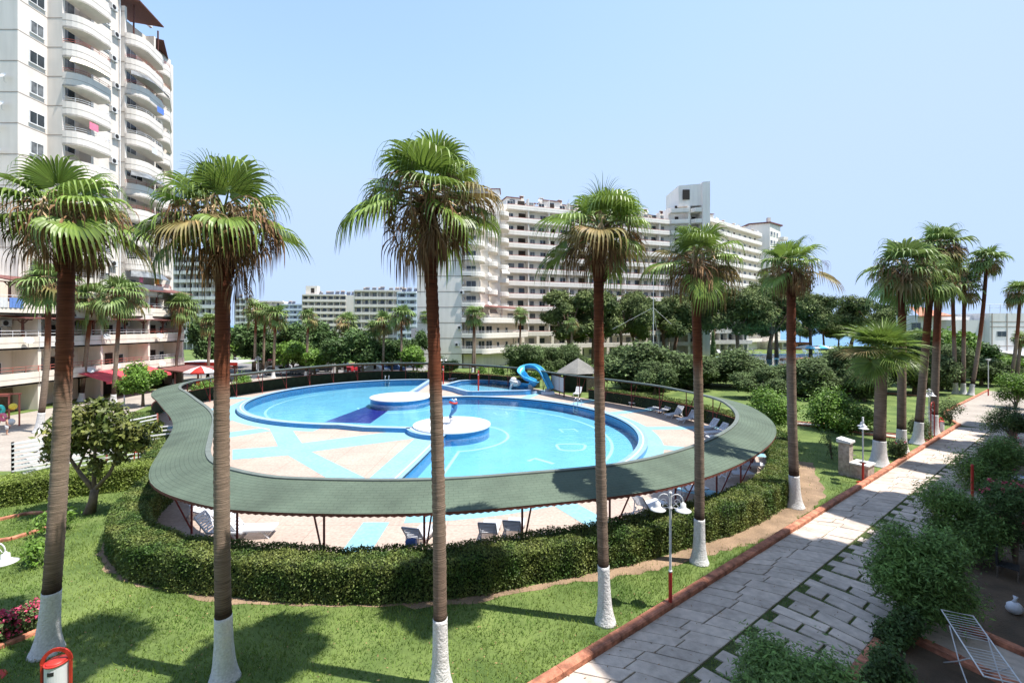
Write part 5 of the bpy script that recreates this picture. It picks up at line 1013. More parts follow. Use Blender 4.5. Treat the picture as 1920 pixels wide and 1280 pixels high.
# ---- generic far blocks
def far_block(name, px0, px1, pytop, Y, depth, n, label, rz=0, wallm='white_wall', cols=6, heaters=0, gable=.0, tower=0, cat='apartment building', z0=0):
    x0, x1 = (px0-960)*Y/F0, (px1-960)*Y/F0; H = 8-(pytop-HY)*Y/F0; W_ = x1-x0; sh = H/n; r = thing(name, ((x0+x1)/2, Y, 0), label, cat, None, rz)
    b = MB(); b.box(-W_/2, W_/2, 1.5, depth, 0, H); b.box(W_/2*(1-2*gable), W_/2, 0, 1.499, 0, H) if gable else None; b.box(-W_/2, -W_/2+.35, 0, 1.499, 0, H); b.build('wall', [M[wallm]], r); xe = W_/2*(1-2*gable)
    for k in range(1, n+1): MB().box(-W_/2+.352, xe-.004, -.3, 1.498, sh*k-.35, sh*k+(.75 if k < n else .35)).build('balcony', [M[wallm]], r)
    st_ = MB()
    for k in range(n):
        for i in range(cols):
            x = -W_/2+(xe+W_/2)*(i+.5)/cols; tall = (i+k) % 3 == 0; w_ = .55 if tall else .8; st_.box(x-w_, x+w_, 1.44, 1.499, sh*k+(.15 if tall else .95), sh*k+sh*.78, (i*3+k*2) % 3 == 0)
            if i: st_.box(x-(xe+W_/2)/cols/2-.12, x-(xe+W_/2)/cols/2+.12, .0, 1.43, sh*k+.0, sh*(k+1)-.36, 2)
    st_.build('window_rows', [M['glass'], M['curtain'], M[wallm]], r)['kind'] = 'stuff'
    g = random.Random(int(px0))
    for i in range(heaters):
        x = -W_/2+W_*(i+.5+g.uniform(-.3, .3))/heaters; b = MB(); b.T = Matrix.Translation((x, g.uniform(2, depth*.6), H+.3)); b.add([(-.9, 0, .1), (.9, 0, .1), (.9, 1.3, 1.3), (-.9, 1.3, 1.3), (-.9, .05, .05), (.9, .05, .05), (.9, 1.35, 1.25), (-.9, 1.35, 1.25)], [(0, 1, 2, 3), (7, 6, 5, 4), (0, 4, 5, 1), (1, 5, 6, 2), (2, 6, 7, 3), (3, 7, 4, 0)], 0); b.tube([(-.9, 1.4, 1.7), (.9, 1.4, 1.7)], .35, 8, 1 if i % 3 else 2); b.box(-.8, -.7, 1.2, 1.3, -.3, 1.3, 3); b.box(.7, .8, 1.2, 1.3, -.3, 1.3, 3); b.T = None; b.build('solar_water_heater', [M['solar'], M['grey'], M['stone'], M['grey']], r)
    if tower: b = MB(); b.box(-W_/2+1, -W_/2+tower, 2, 6, H, H+4.2); b.box(-W_/2+tower*.55, -W_/2+tower*.8, 1.95, 2.0, H+1, H+3.2, 1); b.build('lift_house', [M[wallm], M['dark']], r)
    return r
far_block('white_block', 300, 410, 480, 150, 4, 11, 'long white balconied block seen between the two left palms', -.05, cols=9, heaters=4)
far_block('white_block', 568, 662, 553, 203, 22, 8, 'wide cream block with a lift house and rooftop solar heaters, left of centre', .12, 'wall', 7, 9, .16, 6)
far_block('white_block', 664, 752, 545, 190, 20, 7, 'cream block with solar heaters between the wide block and the stepped block', .06, 'wall', 6, 8, 0)
far_block('white_block', 744, 800, 548, 175, 16, 8, 'narrow pale blue white block just left of the stepped block', .0, 'pale_blue_wall', 2, 4, .35)
far_block('white_block', 526, 575, 571, 235, 18, 7, 'small distant white block left of the wide cream block', -.05, 'pale_blue_wall', 3, 5, .0)
far_block('white_block', 486, 530, 565, 240, 14, 6, 'distant pale block with dark top floor windows at the hanging frond', .05, 'wall', 2, 0)
far_block('white_block', 440, 470, 560, 230, 8, 7, 'distant white block seen just right of the second palm trunk', 0, 'white_wall', 3, 2)
# low buildings behind the trees to the right of the galleries
far_block('low_block', 1195, 1290, 614, 128, 10, 3, 'low white three storey block behind the pines, left of the fifth palm trunk', .25, 'white_wall', 7)
far_block('low_block', 1318, 1412, 602, 130, 10, 3, 'low white three storey block behind the far pool, right of the fifth palm trunk', .1, 'white_wall', 6)
far_block('beach_house', 1440, 1482, 640, 150, 8, 1, 'low beach house behind the pines with a red roof edge', 0, 'wall', 3)
# white building at the right edge
rt = thing('white_building', (0, 0, 0), 'white building with roof railings behind the leaning palms at the right edge', 'building'); Y = 82
xa, _, zt = PT(1856, 587, Y); xb = PT(1990, 587, Y)[0]; xc, _, zc = PT(1738, 582, Y)
b = MB(); b.box(xa, xb, Y, Y+20, 0, zt); b.box(xc+1, xa-.01, Y+3, Y+6, 0, zc-1); b.box(xa-6, xa-.012, Y+1, Y+2.99, 0, zt-1.2)
for z in (zt-1.6, zt-2.5, zt-6): b.box(xa, xb, Y-.03, Y-.003, z, z+.12, 1)
for x in (xa+3.0, xa+.3): b.box(x, x+.14, Y-.06, Y-.031, 1.5, zt, 1)
b.build('wall', [M['white_wall'], M['groove']], rt)
b = MB(); b.add([(xc, Y+1.5, zc-.9), (xa-5, Y+1.5, zc-.9), (xa-7, Y+6, zc+.9), (xc+2, Y+6, zc+.9), (xc, Y+1.5, zc-1.1), (xa-5, Y+1.5, zc-1.1)], [(0, 1, 2, 3), (0, 4, 5, 1)]); b.build('red_roof', [M['curb']], rt)
for px, py, w_, h_ in ((1878, 626, 1.7, 1.0), (1800, 640, 1.5, 1.5), (1745, 612, 1.8, 1.4), (1890, 672, 6, .6)):
    x, _, z = PT(px, py, Y-.01); link_mesh('window', window_mesh(w_, h_, 'glass', 'grey', 2, sill=False), rt, (x, Y-.004 if px > 1856 else Y+(.99 if px > 1790 else 2.99), z-h_/2))
b = MB()
for i in range(7): b.tube([(xa+.3+i*1.9, Y+.3, zt), (xa+.3+i*1.9, Y+.3, zt+1.5)], .05, 5)
b.tube([(xa, Y+.3, zt+1.0), (xb, Y+.3, zt+1.0)], .03, 5); b.add([(xa+.5, Y+.1, zt+1.5), (xb, Y+.1, zt+1.5), (xb, Y+4, zt+1.7), (xa+.5, Y+4, zt+1.7), (xa+.5, Y+.1, zt+1.6), (xb, Y+.1, zt+1.6), (xb, Y+4, zt+1.8), (xa+.5, Y+4, zt+1.8)], [(3, 2, 1, 0), (4, 5, 6, 7), (0, 1, 5, 4)]); b.build('roof_pergola', [M['frame_white']], rt)
x, _, z = PT(1733, 631, Y+2.9); b = MB(); b.box(-1.1, 1.1, -.05, 0, -.9, .9, 0); b.box(-.8, -.1, -.06, -.051, .1, .6, 1); b.box(.1, .9, -.06, -.051, -.6, -.2, 1); b.build('hoarding', [M['towel_blue'], M['white_paint']], rt, loc=(x, Y+2.96, z))
b = MB(); b.add([(x_, y_, z_) for x_, y_, z_ in ((xa+1, Y-6, 2.6), (xb, Y-6, 2.2), (xb, Y-.05, 3.1), (xa+1, Y-.05, 3.3), (xa+1, Y-6, 2.7), (xb, Y-6, 2.3), (xb, Y-.05, 3.2), (xa+1, Y-.05, 3.4))], [(3, 2, 1, 0), (4, 5, 6, 7), (0, 1, 5, 4)]); b.build('car_port', [M['white_paint']], rt)
# ---- the block the photograph is taken from: it shades the path
hb_ = thing('camera_side_block', (0, 0, 0), 'tall pale apartment block whose balconies shade the garden path, right of the frame', 'apartment building')
FN = -4.0
b = MB(); b.prism([UN(-16, FN), UN(70, FN), UN(70, FN-13), UN(-16, FN-13)], 0, 29.4); b.build('wall', [M['wall']], hb_)
for i, (s0, dp, ln) in enumerate(((16.5, 1.75, 5), (21.7, 1.9, 5.6), (30.9, 1.9, 4.4), (41.2, 1.5, 2.0), (47.7, 1.6, 4), (56.7, 1.6, 5))):
    for k in range(1, 10):
        z = 2.9*k-.2; pth = [UN(s0, FN), UN(s0+.3, FN+dp), UN(s0+ln-.3, FN+dp), UN(s0+ln, FN)]; balcony(hb_, pth, z, z+1.15, t=-.1)
        put(WIN[3+k % 2], hb_, UN(s0+ln, FN), UN(s0, FN), .5, z+.2, .02)
    MB().prism([UN(s0-.2, FN), UN(s0, FN+dp+.1), UN(s0+ln, FN+dp+.1), UN(s0+ln+.2, FN)], 29.42, 30.2).build('roof_canopy', [M['wall']], hb_)
for o in (tw, pd, mbk, st, w2, eb, rt, hb_):        # give every building its base as origin
    ch = [c for c in o.children if c.type == 'MESH']; cs = [c.matrix_basis @ Vector(c.bound_box[0]) for c in ch[:1]]; c0 = cs[0]; base = Vector((c0.x, c0.y, 0)); o.location = base
    for c in o.children: c.location -= base
# ------------------------------------------------------------------ sun loungers
def make_lounger():
    r = thing('sun_lounger', (0, 0, 0), 'white plastic sun lounger', 'sun lounger', 'white plastic sun loungers'); W_ = .31
    b = MB()
    for x in (-W_, W_): b.bar((x, -.95, .3), (x, .3, .33), .05, .06)
    b.bar((-W_, -.95, .3), (W_, -.95, .3), .05, .06)
    for i in range(12): y = -.88+i*.1; b.box(-W_+.026, W_-.026, y-.035, y+.035, .3+.024*(i/12), .325+.024*(i/12))
    b.build('seat', [M['plastic']], r)
    b = MB(); e = R(52)
    for x in (-W_, W_): b.bar((x, .3, .34), (x, .3+.72*math.cos(e), .34+.72*math.sin(e)), .05, .05)
    b.bar((-W_, .3+.72*math.cos(e), .34+.72*math.sin(e)), (W_, .3+.72*math.cos(e), .34+.72*math.sin(e)), .05, .05)
    for i in range(7):
        t = .06+i*.1; b.bar((-W_+.03, .3+t*math.cos(e), .345+t*math.sin(e)), (W_-.03, .3+t*math.cos(e), .345+t*math.sin(e)), .07, .02, up=(0, -math.sin(e), math.cos(e)))
    b.build('backrest', [M['plastic']], r)
    for y, dy in ((-.62, -.22), (.38, .3)):
        for x in (-W_+.02, W_-.02): b = MB(); b.tube([(x, y+.12, .3), (x, y, .24), (x, y+dy*.6, .1), (x, y+dy, 0)], [.035, .032, .028, .026], 6); b.build('leg', [M['plastic']], r)
    b = MB(); [b.bar((x, .62, .02), (x, .55, .62), .03) for x in (-W_+.08, W_-.08)]; b.bar((-W_+.08, .6, .2), (W_-.08, .6, .2), .025); b.build('back_support', [M['plastic']], r)
    return r
LG = make_lounger(); lp = [
  ((1083, 740), 'c', 'white lounger nearest the sign board, left of the fourth palm trunk'), ((1152, 748), 'c', 'white lounger just right of the fourth palm trunk'), ((1193, 757), 'c', 'white lounger alone by the fence, two to the right of the fourth palm trunk'),
  ((1231, 768), 'c', 'left lounger of the close pair before the right hand hedge'), ((1247, 772), 'c', 'right lounger of the close pair before the right hand hedge'), ((1266, 780), 'c', 'white lounger just left of the blue strip end, right of the close pair'), ((1290, 789), 'c', 'white lounger partly behind the fifth palm trunk'), ((1328, 806), 'c', 'white lounger right of the fifth palm trunk, close under the roof bend'), ((1344, 815), 'c', 'rightmost lounger, its foot in the shade on the blue strip'), ((1352, 824), 'c', 'white lounger mostly hidden under the inner roof edge at the right bend'),
  ((795, 708), -.1, 'white lounger beside the red drum at the back of the deck'), ((852, 712), -.6, 'white lounger between the two red shower posts at the back'), ((893, 712), -.7, 'white lounger behind the right hand shower post'), ((920, 714), -.6, 'left lounger of the two beside the slide mouth'), ((935, 719), -.8, 'right lounger of the two beside the slide mouth'),
  ((466, 732), 1.1, 'lone white lounger before the screen fence at the left'),
  ((384, 966), 1.2, 'white lounger under the near left bend of the roof'), ((412, 1004), 1.6, 'lounger in the shade behind the near hedge, left of the second palm trunk'), ((466, 1001), 1.7, 'lounger in the shade behind the near hedge, right of the second palm trunk'),
  ((786, 1016), 2.9, 'lounger with a blue towel roll behind the near hedge'), ((918, 1006), 3.05, 'left lounger of the two right of the tallest trunk behind the hedge'), ((964, 1002), 3.0, 'right lounger of the two right of the tallest trunk behind the hedge'), ((1214, 958), 2.2, 'lounger in the shade left of the near lamp post head'), ((1290, 925), 1.9, 'lounger on the shaded blue strip beside the fifth palm trunk'), ((1377, 895), 1.7, 'left lounger of the two in the shade at the right end of the near hedge'), ((1400, 878), 1.6, 'right lounger of the two in the shade at the right end of the near hedge')]
for i, (p, a, lab) in enumerate(lp):
    x, y = G(p[0], p[1], .1)
    if a == 'c': a = math.atan2(RC[1]-y, RC[0]-x)+R(90)+.25     # foot end towards the pool
    elif a > 1.5 and i > 16: a = a
    if i == 0: LG.location = (x, y, .02); LG.rotation_euler.z = a; LG['label'] = lab
    else: copy_tree(LG, None, (x, y, .02), a, lab)
x, y = G(772, 1013, .5); b = MB(); b.tube([(-.16, 0, 0), (.16, 0, .02)], .13, 12); b.torus((-.161, 0, 0), .07, .03, 14, 6, 0, (1, 0, 0)); tag(b.build('towel_roll', [M['towel_blue']], loc=(x, y, .44)), 'rolled blue towel on the lounger behind the near hedge', 'towel')
for i, (px, py) in enumerate(((1352, 665), (1378, 664), (1396, 663.5), (1418, 663.5), (1466, 663), (1512, 663.5), (1533, 664))):
    x, y = G(px, py); copy_tree(LG, None, (x, y, .02), .4+i*.3, ['far pool lounger nearest the cypress', 'far pool lounger second from the cypress', 'far pool lounger left of the fifth gap of the pines', 'far pool lounger left of the sixth palm trunk', 'far pool lounger just left of the sixth palm trunk at the water', 'far pool lounger under the left blue parasol', 'far pool lounger under the right blue parasol'][i], 1.5)
# ------------------------------------------------------------------ slide, statue, showers, ladders, sign board, hut
sd = thing('water_slide', (*G(1000, 732), 0), 'curling blue water slide with a white animal head at its mouth beside the small pool', 'water slide'); ox, oy = sd.location.x, sd.location.y
sp = []
for px, py, Y in ((1029, 731, 53.0), (1022, 716, 53.4), (1014, 701, 53.9), (1004, 692, 54.4), (993, 690, 54.8), (983, 693, 54.8), (978, 702, 54.3), (984, 712, 53.8), (994, 716.5, 53.3), (1001, 720.5, 53.0), (1000, 725, 53.5), (990, 727, 54.2), (979, 726, 54.4), (969, 726, 54.2)): sp.append(Vector(PT(px, py, Y)))
P3 = np.array([tuple(p) for p in sp]); tt = np.linspace(0, len(P3)-1, 70); k_ = np.arange(len(P3))
def cr(P, t):
    i = int(min(t, len(P)-1.001)); f = t-i; g_ = lambda j: P[min(max(j, 0), len(P)-1)]; a, b_, c, d = g_(i-1), g_(i), g_(i+1), g_(i+2)
    return .5*(2*b_+(c-a)*f+(2*a-5*b_+4*c-d)*f*f+(3*b_-a-3*c+d)*f**3)
C = [Vector(cr(P3, t)) for t in tt]; b = MB(); nn_ = 9; vo = []; vi = []
for i, p in enumerate(C):
    d = (C[min(i+1, 69)]-C[max(i-1, 0)]).normalized(); s_ = d.cross(Vector((0, 0, 1))).normalized() if abs(d.z) < .98 else Vector((1, 0, 0)); u_ = s_.cross(d).normalized(); r_ = .46
    for j in range(nn_):
        a = math.pi*(j/(nn_-1))+math.pi; vo.append(p+s_*math.cos(a)*r_+u_*(math.sin(a)*r_+r_)); vi.append(p+s_*math.cos(a)*(r_-.05)+u_*(math.sin(a)*(r_-.05)+r_))
fo = [(i*nn_+j, i*nn_+j+1, (i+1)*nn_+j+1, (i+1)*nn_+j) for i in range(69) for j in range(nn_-1)]
sh = Vector((ox, oy, 0)); b.add([v-sh for v in vo], fo, 0); b.add([v-sh for v in vi], fo, 1)
for e_ in (0, nn_-1): b.tube([vo[i*nn_+e_]-sh for i in range(70)], .045, 6, 1)
b.build('chute', [M['slide'], M['slide_in']], sd, True)
for px, py, Y, h in ((1027, 732, 53, .35), (995, 731, 53.6, .75)): x, y, z = PT(px, py, Y); MB().box(-.75, .75, -.5, .5, 0, .3).build('plinth', [M['pale_blue_wall']], sd, loc=(x-ox, y-oy, 0)); (MB().tube([(0, 0, .3), (0, 0, .3+h)], .32, 10).build('pillar', [M['grey']], sd, loc=(x-ox, y-oy, 0)))
hx, hy, hz = PT(967, 722, 54.0); b = MB(); b.ball((0, 0, .55), .52, 0, 16, 10, (1.25, .9, .8)); b.ball((-.25, 0, 1.0), .36, 0, 14, 8, (1.1, 1, .75)); b.torus((-.15, 0, .78), .52, .07, 18, 6, 0, (.25, 0, 1)); b.torus((-.2, 0, .66), .55, .05, 18, 6, 1, (.25, 0, 1)); b.ball((-.55, -.33, .75), .09, 2); b.ball((-.55, .33, .75), .09, 2)
b.tube([(-.35, -.28, .4), (-.6, -.28, .1), (-.62, -.28, -.35)], [.16, .13, .12], 8, 0); b.tube([(-.35, .28, .4), (-.6, .28, .1), (-.62, .28, -.35)], [.16, .13, .12], 8, 0)
b.build('animal_head', [M['white_paint'], M['grey'], M['black']], sd, True, loc=(hx-ox, hy-oy, max(.35, hz-.3)))
dx, dy = -4.55, 34.9; ds = thing('dolphin_statue', (dx, dy, .47), 'blue dolphin statue standing on its tail with a red ring, on the round island', 'statue')
b = MB(); b.lathe([(.3, 0), (.27, .1), (.22, .3), (.24, .42), (.2, .46)], (0, 0, 0), 18); b.build('pedestal', [M['white_wall']], ds)
b = MB(); b.tube([(-.16, 0, .44), (-.2, 0, .6), (-.05, 0, .8), (.1, 0, 1.05), (.14, 0, 1.3), (.1, 0, 1.55), (.02, 0, 1.72), (-.16, 0, 1.8), (-.3, 0, 1.8)], [.08, .09, .13, .2, .24, .23, .19, .11, .05], 14)
for s_ in (-1, 1): b.add([(.1, s_*.18, 1.3), (.08, s_*.2, 1.12), (.0, s_*.46, 1.0), (.04, s_*.34, 1.2)], [(0, 1, 2, 3)]); b.add([(.14, s_*.18, 1.3), (.12, s_*.2, 1.12), (.04, s_*.46, 1.0), (.08, s_*.34, 1.2)], [(3, 2, 1, 0)]); b.tube([(.02, s_*.2, 1.28), (-.02, s_*.33, 1.14), (-.06, s_*.45, .98)], [.07, .06, .02], 6)
b.tube([(-.3, 0, .46), (-.18, 0, .5), (.0, 0, .47)], [.03, .1, .03], 8); b.tube([(-.18, -.26, .5), (-.18, 0, .53), (-.18, .26, .5)], [.02, .08, .02], 8); b.build('dolphin', [M['statue_blue']], ds, True)
b = MB(); b.torus((.05, 0, 1.62), .27, .075, 22, 8, 0, (.15, 0, 1)); b.build('ring', [M['red_paint']], ds, True); b = MB(); b.ball((.22, 0, 1.83), .11); b.ball((-.02, 0, 1.87), .06); b.build('white_birds', [M['white_paint']], ds, True)
for px, py, h, lab in ((831, 722, 2.5, 'left red shower post by the small pool, partly behind the tallest trunk'), (897, 741, 2.75, 'right red shower post in front of the small pool')):
    x, y = G(px, py); r = thing('shower_post', (x, y, .02), lab, 'shower', 'red shower posts'); MB().tube([(0, 0, 0), (0, 0, h-.08)], .085, 10).lathe([(.12, h-.08), (.1, h+.02), (.03, h+.08)], (0, 0, 0), 12).build('post', [M['red_paint']], r); b = MB(); b.tube([(0, -.08, h-.3), (0, -.28, h-.25), (0, -.36, h-.38)], .025, 6); b.lathe([(.07, 0), (.02, .05)], (0, -.36, h-.43), 10); b.build('shower_head', [M['metal']], r)
def ladder(x, y, a, lab):
    r = thing('pool_ladder', (x, y, 0), lab, 'ladder', 'pool ladders', a)
    for s_ in (-.25, .25):
        pts = [(s_, .45, .3), (s_, .42, .75), (s_, .3, 1.02), (s_, .1, 1.02), (s_, -.1, .8), (s_, -.18, .3), (s_, -.2, -.8)]; MB().tube(pts, .028, 8).build('handrail', [M['metal']], r, True)
    for z in (.0, -.3, -.6): MB().box(-.25, .25, -.24, -.14, z, z+.03).build('tread', [M['metal']], r)
for px, py, c, lab in ((1063, 763, RC, 'steel pool ladder on the right hand pool, before the sign board'), (727, 714.5, LC, 'steel pool ladder at the back of the left hand pool'), (967, 893, RC, 'steel pool ladder showing just above the near green roof')):
    x, y = G(px, py, .35); a = math.atan2(y-c[1], x-c[0]); rr = (LR if c == LC else RR)+.1; ladder(c[0]+rr*math.cos(a), c[1]+rr*math.sin(a), a-R(90), lab)
a = Vector(PT(1034, 735, 54.2)); c = Vector(PT(1058, 741, 50.5)); a.z = c.z = 0; b = MB(); d = (c-a); q = Vector((d.y, -d.x, 0)).normalized()
sb_ = thing('sign_board', ((a.x+c.x)/2, (a.y+c.y)/2, 0), 'big blank white sign board in a dark frame beside the slide', 'sign board', None, math.atan2(d.y, d.x)); L_ = d.length/2
MB().box(-L_+.1, L_-.1, -.03, .03, .55, 2.15).build('panel', [M['white_paint']], sb_); b = MB(); b.box(-L_, -L_+.097, -.06, .06, 0, 2.25); b.box(L_-.097, L_, -.06, .06, 0, 2.25); b.box(-L_+.1, L_-.1, -.05, .05, .45, .547); b.box(-L_+.1, L_-.1, -.05, .05, 2.153, 2.25); b.build('frame', [M['brown_wood']], sb_)
hx, hy = PT(1084, 700, 56.5)[:2]; hu = thing('garden_hut', (hx, hy, 0), 'dark green hut with a grey shingled pyramid roof behind the walkway', 'hut', None, .35)
MB().prism([(2.1*math.cos(R(60*i)), 2.1*math.sin(R(60*i))) for i in range(6)], 0, 2.3).build('wall', [M['net']], hu)
V = [(0, 0, 3.95)]; uvs = [(0, 0)]; fc = []
for i in range(6):
    for k in (0, 1): V.append((2.95*math.cos(R(60*(i+k))), 2.95*math.sin(R(60*(i+k))), 2.25)); uvs.append((i*3+k*3, 3))
    V.append((0, 0, 3.95)); uvs.append((i*3+1.5, 0)); n0 = len(V); fc.append((n0-3, n0-2, n0-1))
fc.append(tuple(range(1, 18, 3))); link_mesh('roof', raw_mesh('roof', V, fc, M['shingle_grey'], uv=uvs), hu)
for i in range(6): MB().tube([(2.6*math.cos(R(60*i)), 2.6*math.sin(R(60*i)), 0), (2.6*math.cos(R(60*i)), 2.6*math.sin(R(60*i)), 2.28)], .07, 8).build('post', [M['brown_wood']], hu)
MB().box(1.0, 1.9, -2.0, -1.8, .05, 2.0).build('door', [M['bark']], hu, rz=-.5)
x, y = G(806, 712); MB().lathe([(.5, 0), (.52, .1), (.5, .55), (.52, .6), (.5, 1.1), (.46, 1.14), (.1, 1.2)], n=18)
b = MB(); b.lathe([(.5, 0), (.52, .1), (.5, .55), (.53, .6), (.5, 1.1), (.46, 1.14), (.1, 1.2)], n=18); tag(b.build('red_drum', [M['curb']], smooth=False, loc=(x, y+.6, .0)), 'orange red drum at the back of the deck behind the tallest trunk', 'drum')
# ------------------------------------------------------------------ lamps
def lamp_head(b, s_, h):
    pts = [(0, 0, h-.42)]+[(s_*(.17+.17*math.cos(t)), 0, h-.22+.19*math.sin(t)) for t in np.linspace(math.pi, -.1, 11)]; b.tube(pts, .016, 6)
    sp_ = [(s_*(.17+(.11-.014*i)*math.cos(.75*i)), 0, h-.25+(.11-.014*i)*math.sin(.75*i)) for i in range(8)]; b.tube(sp_, .011, 5); b.tube([(s_*.07, 0, h-.36), (s_*.15, 0, h-.3), (s_*.22, 0, h-.36), (s_*.17, 0, h-.42), (s_*.05, 0, h-.4)], .011, 5)
def shade(): 
    b = MB(); b.lathe([(.025, .17), (.035, .13), (.075, .12), (.08, .03), (.1, 0), (.17, -.05), (.225, -.075), (.215, -.085), (.09, -.03), (.04, -.02)], n=22); return b
SHM = shade().mesh('lamp_shade', [M['white_paint']], True)
def lamp(px, py, h, rz, lab, x=None, y=None, red=1.05):
    if x is None: x, y = G(px, py)
    r = thing('street_lamp', (x, y, 0), lab, 'street lamp', 'white garden lamps', rz)
    b = MB(); b.tube([(0, 0, red), (0, 0, h-.05)], .036, 10); b.lathe([(.05, h-.45), (.06, h-.42), (.04, h-.36)], n=12); b.lathe([(.05, red), (.055, red+.04), (.037, red+.05)], n=12); b.ball((0, 0, h), .05); b.build('pole', [M['white_paint']], r, False)
    b = MB(); b.tube([(0, 0, 0), (0, 0, red-.002)], .052, 10); b.lathe([(.3, -.02), (.28, .02), (.06, .03)], n=18); b.build('red_base', [M['red_paint']], r)
    for s_ in (-1, 1): b = MB(); lamp_head(b, s_, h); o = b.build('arm', [M['white_paint']], r); link_mesh('lamp_shade', SHM, o, (s_*.345, 0, h-.4))
    return r
lamp(1257, 1141, 3.27, -.12, 'white twin headed lamp post with red base on the near lawn kerb'); lamp(1618, 905, 3.3, 1.0, 'white twin lamp post with red base in front of the stone fountain'); lamp(1742, 825, 3.55, .3, 'white twin lamp with its head above the red trellis'); lamp(832, 708, 3.1, 0, 'white twin lamp far behind the walkway, left of the tallest trunk', red=.4); lamp(484, 709, 3.3, 0, 'white twin lamp by the car park, left of the pair of palms', red=.4)
lamp(0, 0, 3.1, .1, 'white lamp whose shade just enters the left edge over the lawn', x=-11.85, y=10.3)
for px, py, h, lab, wd in ((1853, 742, 4.0, 'thin plain lamp pole with red foot at the plaza kerb', .5), (233, 760, 3.6, 'thin white street lamp with a flat head before the red awning', .8), (445, 712, 3.1, 'white T shaped lamp pole behind the screen fence', .9)):
    x, y = G(px, py); r = thing('street_lamp', (x, y, 0), lab, 'street lamp', 'plain lamp poles'); MB().tube([(0, 0, .8), (0, 0, h)], .04, 8).box(-.12, .12, -.12, .12, h, h+.12).build('pole', [M['white_paint']], r); MB().tube([(0, 0, 0), (0, 0, .798)], .06, 8).build('red_base', [M['red_paint'] if wd == .5 else M['white_paint']], r); MB().box(-wd/2, wd/2, -.1, .1, h+.122, h+.19).build('lamp_head', [M['white_paint']], r)
# ------------------------------------------------------------------ bins, fountain, trellis, rack
def bin_(x, y, lab, rz=0):
    r = thing('litter_bin', (x, y, 0), lab, 'litter bin', 'red and white litter bins', rz)
    b = MB(); b.lathe([(.16, .12), (.19, .2), (.19, .9), (.175, .905), (.15, .9)], n=28); b.build('bucket', [M['plastic']], r, False)
    b = MB(); b.torus((0, 0, .9), .19, .02, 28, 8); b.lathe([(.188, .9), (.16, .94), (.05, .955)], n=28); b.build('lid', [M['red_paint']], r, True)
    b = MB(); b.bar((-.235, 0, 0), (-.235, 0, .9), .035, .07, up=(0, 1, 0)); b.bar((.235, 0, 0), (.235, 0, .9), .035, .07, up=(0, 1, 0))
    pts = [(-.235*math.cos(t), 0, .9+.26*math.sin(t)) for t in np.linspace(0, math.pi, 13)]
    for p, q in zip(pts[:-1], pts[1:]): b.bar(p, q, .07, .035, up=(0, 1, 0))
    b.build('handle', [M['red_paint']], r)
    b = MB(); b.T = Matrix.Rotation(R(-95), 4, 'Z'); a_ = [(.193*math.cos(t), .193*math.sin(t)) for t in np.linspace(-.3, .3, 9)]; b.add([(x_, y_, .72) for x_, y_ in a_]+[(x_, y_, .8) for x_, y_ in a_], [(i, i+1, 10+i, 9+i) for i in range(8)]); b.T = None; b.build('slot', [M['black']], r)
    return r
bin_(-9.63, 9.62, 'white litter bin with red hooped handle at the bottom left corner', .35); x, y = G(1764, 812); bin_(x, y, 'litter bin at the kerb right of the red trellis', .4)
x, y = G(1626, 897); x -= .42; y += .56; fo_ = thing('stone_fountain', (x, y, 0), 'mottled stone drinking fountain with a white topped column beside the kerb', 'fountain', None, .62)
MB().box(-.42, .12, -.05, .45, 0, 1.75).build('column', [M['stone']], fo_); MB().add([(-.5, -.12, 1.752), (.2, -.12, 1.752), (.2, .52, 1.752), (-.5, .52, 1.752), (-.5, -.12, 1.85), (.2, -.12, 1.85), (.2, .52, 1.95), (-.5, .52, 1.95)], [(3, 2, 1, 0), (4, 5, 6, 7), (0, 1, 5, 4), (1, 2, 6, 5), (2, 3, 7, 6), (3, 0, 4, 7)]).build('cap', [M['white_wall']], fo_)
b = MB(); b.box(-.4, .55, -.85, -.052, 0, .7); b.build('trough', [M['stone']], fo_); b = MB(); b.box(-.45, .6, -.9, -.65, .702, .78); b.box(-.45, .6, -.3, -.052, .702, .78); b.box(-.45, -.2, -.648, -.302, .702, .78); b.box(.3, .6, -.648, -.302, .702, .78); b.box(-.198, .298, -.646, -.304, .703, .712, 1); b.build('basin_top', [M['white_wall'], M['dark']], fo_); MB().tube([(0, -.05, 1.1), (0, -.2, 1.1), (0, -.22, 1.02)], .02, 6).build('tap', [M['metal']], fo_)
x, y = G(1738, 823); tl = thing('trellis', (x, y, 0), 'red metal garden trellis arch with white lattice between the palms', 'trellis', None, .6)
b = MB()
for sx in (-.4, .4):
    for sy in (-.3, .3): b.tube([(sx, sy, 0), (sx, sy, 2.3)], .035, 6)
for sy in (-.3, .3): b.tube([(.4*math.cos(t), sy, 2.3+.4*math.sin(t)) for t in np.linspace(0, math.pi, 9)], .035, 6)
b.build('frame', [M['red_paint']], tl); b = MB()
for i in range(6):
    for s_ in (-1, 1): b.bar((s_*.4, -.3, .2+i*.36), (s_*.4, .3, .56+i*.36), .03); b.bar((s_*.4, .3, .2+i*.36), (s_*.4, -.3, .56+i*.36), .03)
b.build('lattice', [M['white_paint']], tl)
q0, q1 = Vector((*G(1795, 1345), 0)), Vector((*G(1860, 1230), 0)); dr = thing('drying_rack', (*G(1834, 1290), 0), 'white folding laundry drying rack in the shade at the bottom right', 'drying rack', None, R(-24))
b = MB(); w_, L_ = .29, .95
b.tube([(-w_, -L_, .85), (w_, -L_, .85), (w_, .0, .98), (w_, L_, 1.12), (-w_, L_, 1.12), (-w_, 0, .98), (-w_, -L_, .85)], .016, 6); b.build('frame', [M['white_paint']], dr); b = MB()
for i in range(9): y_ = -.85+i*.085; b.tube([(-w_, y_, .985+y_*.14), (w_, y_, .985+y_*.14)], .006, 4)
